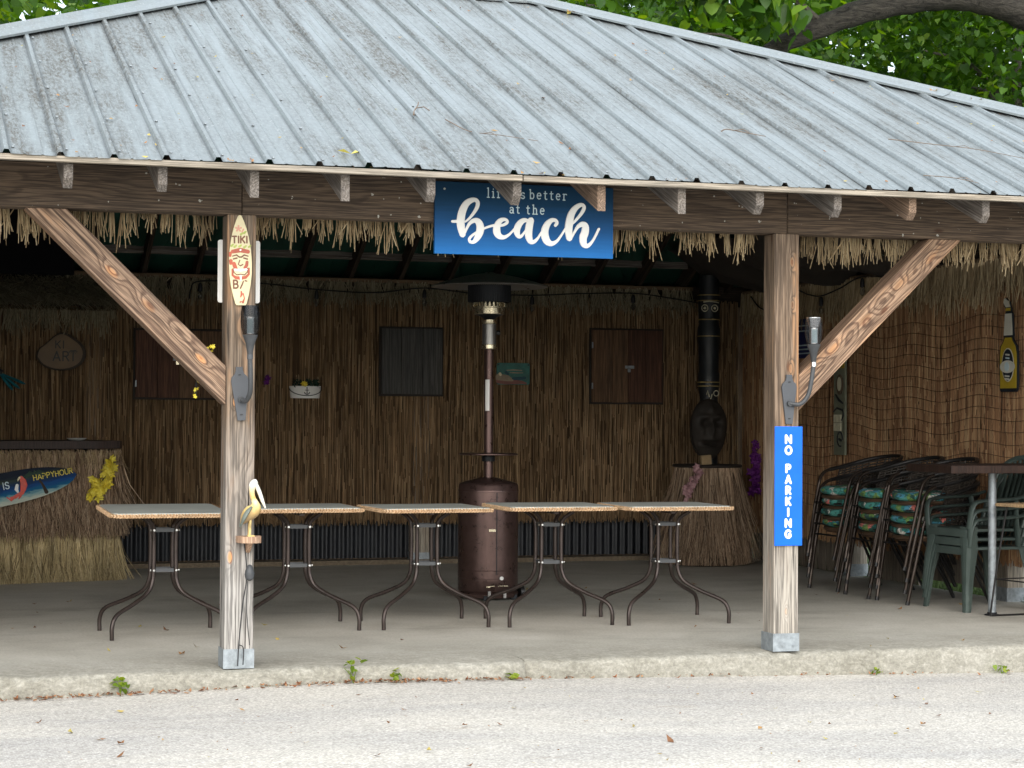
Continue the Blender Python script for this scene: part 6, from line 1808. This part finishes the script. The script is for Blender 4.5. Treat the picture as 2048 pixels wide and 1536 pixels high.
for i in range(26):
    x = rs.choice([rs.uniform(1.3, 2.4), rs.uniform(3.9, 4.8), rs.uniform(-1, 1)]); litter(mb, (x, EY + rs.uniform(0, .04), EZ + .006), rs.uniform(.015, .04), rs, (0, -TAN, 1), .3)
for x, y in ((4.93, 1.68), (5.15, 1.5), (2.98, 3.45)):
    for k in range(6): litter(mb, (x + rs.gauss(0, .02), y + rs.gauss(0, .02), EZ + TAN*(y - EY) + .02), .05, rs, (0, -TAN, 1), .5)
o = mb.build('roof_litter', M['dry_leaf']); tag(o, 'dry leaf bits scattered over the metal roof', 'leaf litter', kind='stuff')
def roof_z(y): return EZ + TAN*(y - EY) + .010
s = thing('yellow_leaf', 'single bright yellow-green leaf lying low on the metal roof', 'leaf', (.50, -.36, roof_z(-.36)))
mb = MB()
for a in (.4, 2.6): 
    d = Vector((math.cos(a), math.sin(a)*.8, math.sin(a)*.8*TAN)); e = Vector((-d.y, d.x, .03))
    mb.add([(0, 0, .004), d*.035 + e*.018 + Vector((0, 0, .02)), d*.075 + Vector((0, 0, .008)), d*.035 - e*.018 + Vector((0, 0, .012))], [(0, 1, 2), (0, 2, 3)])
mb.build('blade', M['yellow_leaf'], s)
M['twig'] = paint('dry twig', (.15, .115, .09), .85, 0, .3, 30, .2)
for lab, pts, r_ in (('bent dry twig with a side shoot on the middle of the metal roof', [(1.03, .42), (1.06, .52), (1.10, .60), (1.13, .70)], .006), ('thin curved dry twig below the bent one on the metal roof', [(1.20, .38), (1.28, .18), (1.42, .10), (1.62, .02)], .0032), ('small forked dry twig on the right half of the metal roof', [(2.86, .40), (2.92, .46), (3.0, .40), (3.12, .36)], .0045), ('long straight thin twig near the right end of the metal roof', [(3.93, .40), (4.2, .33), (4.45, .27), (4.75, .12)], .0032), ('short thin twig near the right eaves of the metal roof', [(3.78, -.30), (3.95, -.36), (4.1, -.42)], .003)):
    p0 = pts[0]
    s = thing('twig', lab, 'twig', (p0[0], p0[1], roof_z(p0[1])))
    P = smooth_path([(a - p0[0], b_ - p0[1], roof_z(b_) - roof_z(p0[1]) + rs.uniform(.0, .02)) for a, b_ in pts], 4)
    mb = MB(); mb.tube(P, [r_*(1 - .5*i/(len(P)-1)) for i in range(len(P))], 6); mb.build('stem', M['twig'], s)
    m_ = P[len(P)//2]; mb = MB(); mb.tube([m_, (m_[0] + .03, m_[1] - .06, m_[2] + .0), (m_[0] + .05, m_[1] - .10, m_[2] - .025)], r_*.55, 5); mb.build('shoot', M['twig'], s)
M['weed'] = leaf_mat('weed leaf', [(0, (.09, .16, .02)), (.6, (.17, .25, .03)), (1, (.30, .34, .05))])
for lab, x, h, n_ in (('bushy small green weed at the foot of the kerb, left of the left post', -.60, .085, 14), ('upright yellow-green weed at the foot of the kerb, right of the left post', .60, .125, 12), ('low green weed sprig at the kerb, right of the upright weed', .83, .06, 10), ('tiny green weed tuft at the foot of the kerb near the concrete joint', 1.46, .04, 7), ('tiny green weed tuft at the kerb, right of the right post', 3.62, .05, 7), ('tiny green weed at the kerb near the right edge of the view', 4.42, .05, 7)):
    y = -.065; s = thing('weed', lab, 'weed', (x, y, g_h(x, y)))
    for k in range(max(2, n_ // 4)):
        mb = MB(); e = (rs.gauss(0, .025), -abs(rs.gauss(0, .02)), h*rs.uniform(.5, 1)); mb.tube([(0, 0, 0), (e[0]*.4, e[1]*.4, e[2]*.6), e], [.003, .0025, .0015], 5); mb.build('stem', M['weed'], s)
    P = np.stack([nr.normal(0, .026, n_), -np.abs(nr.normal(0, .016, n_)), nr.uniform(.25, 1, n_)*h], 1)
    leaves('leaf', P, .034, M['weed'], s, nr, HEART, .1)
# grass beyond the end wall, seen through the gap under the boards
mb = MB(); rs = random.Random(77)
for i in range(5200):
    x = 6.10 + abs(rs.gauss(0, .35)); y = rs.uniform(.5, 6.8)
    mb.strand((x, y, -.08), (rs.gauss(0, .4), rs.gauss(0, .4), 1), rs.uniform(.05, .17), .004, rs.gauss(0, .4), 2, .2, rs)
o = mb.build('grass', M['grass']); tag(o, 'green grass growing outside the right end wall', 'grass', kind='stuff')
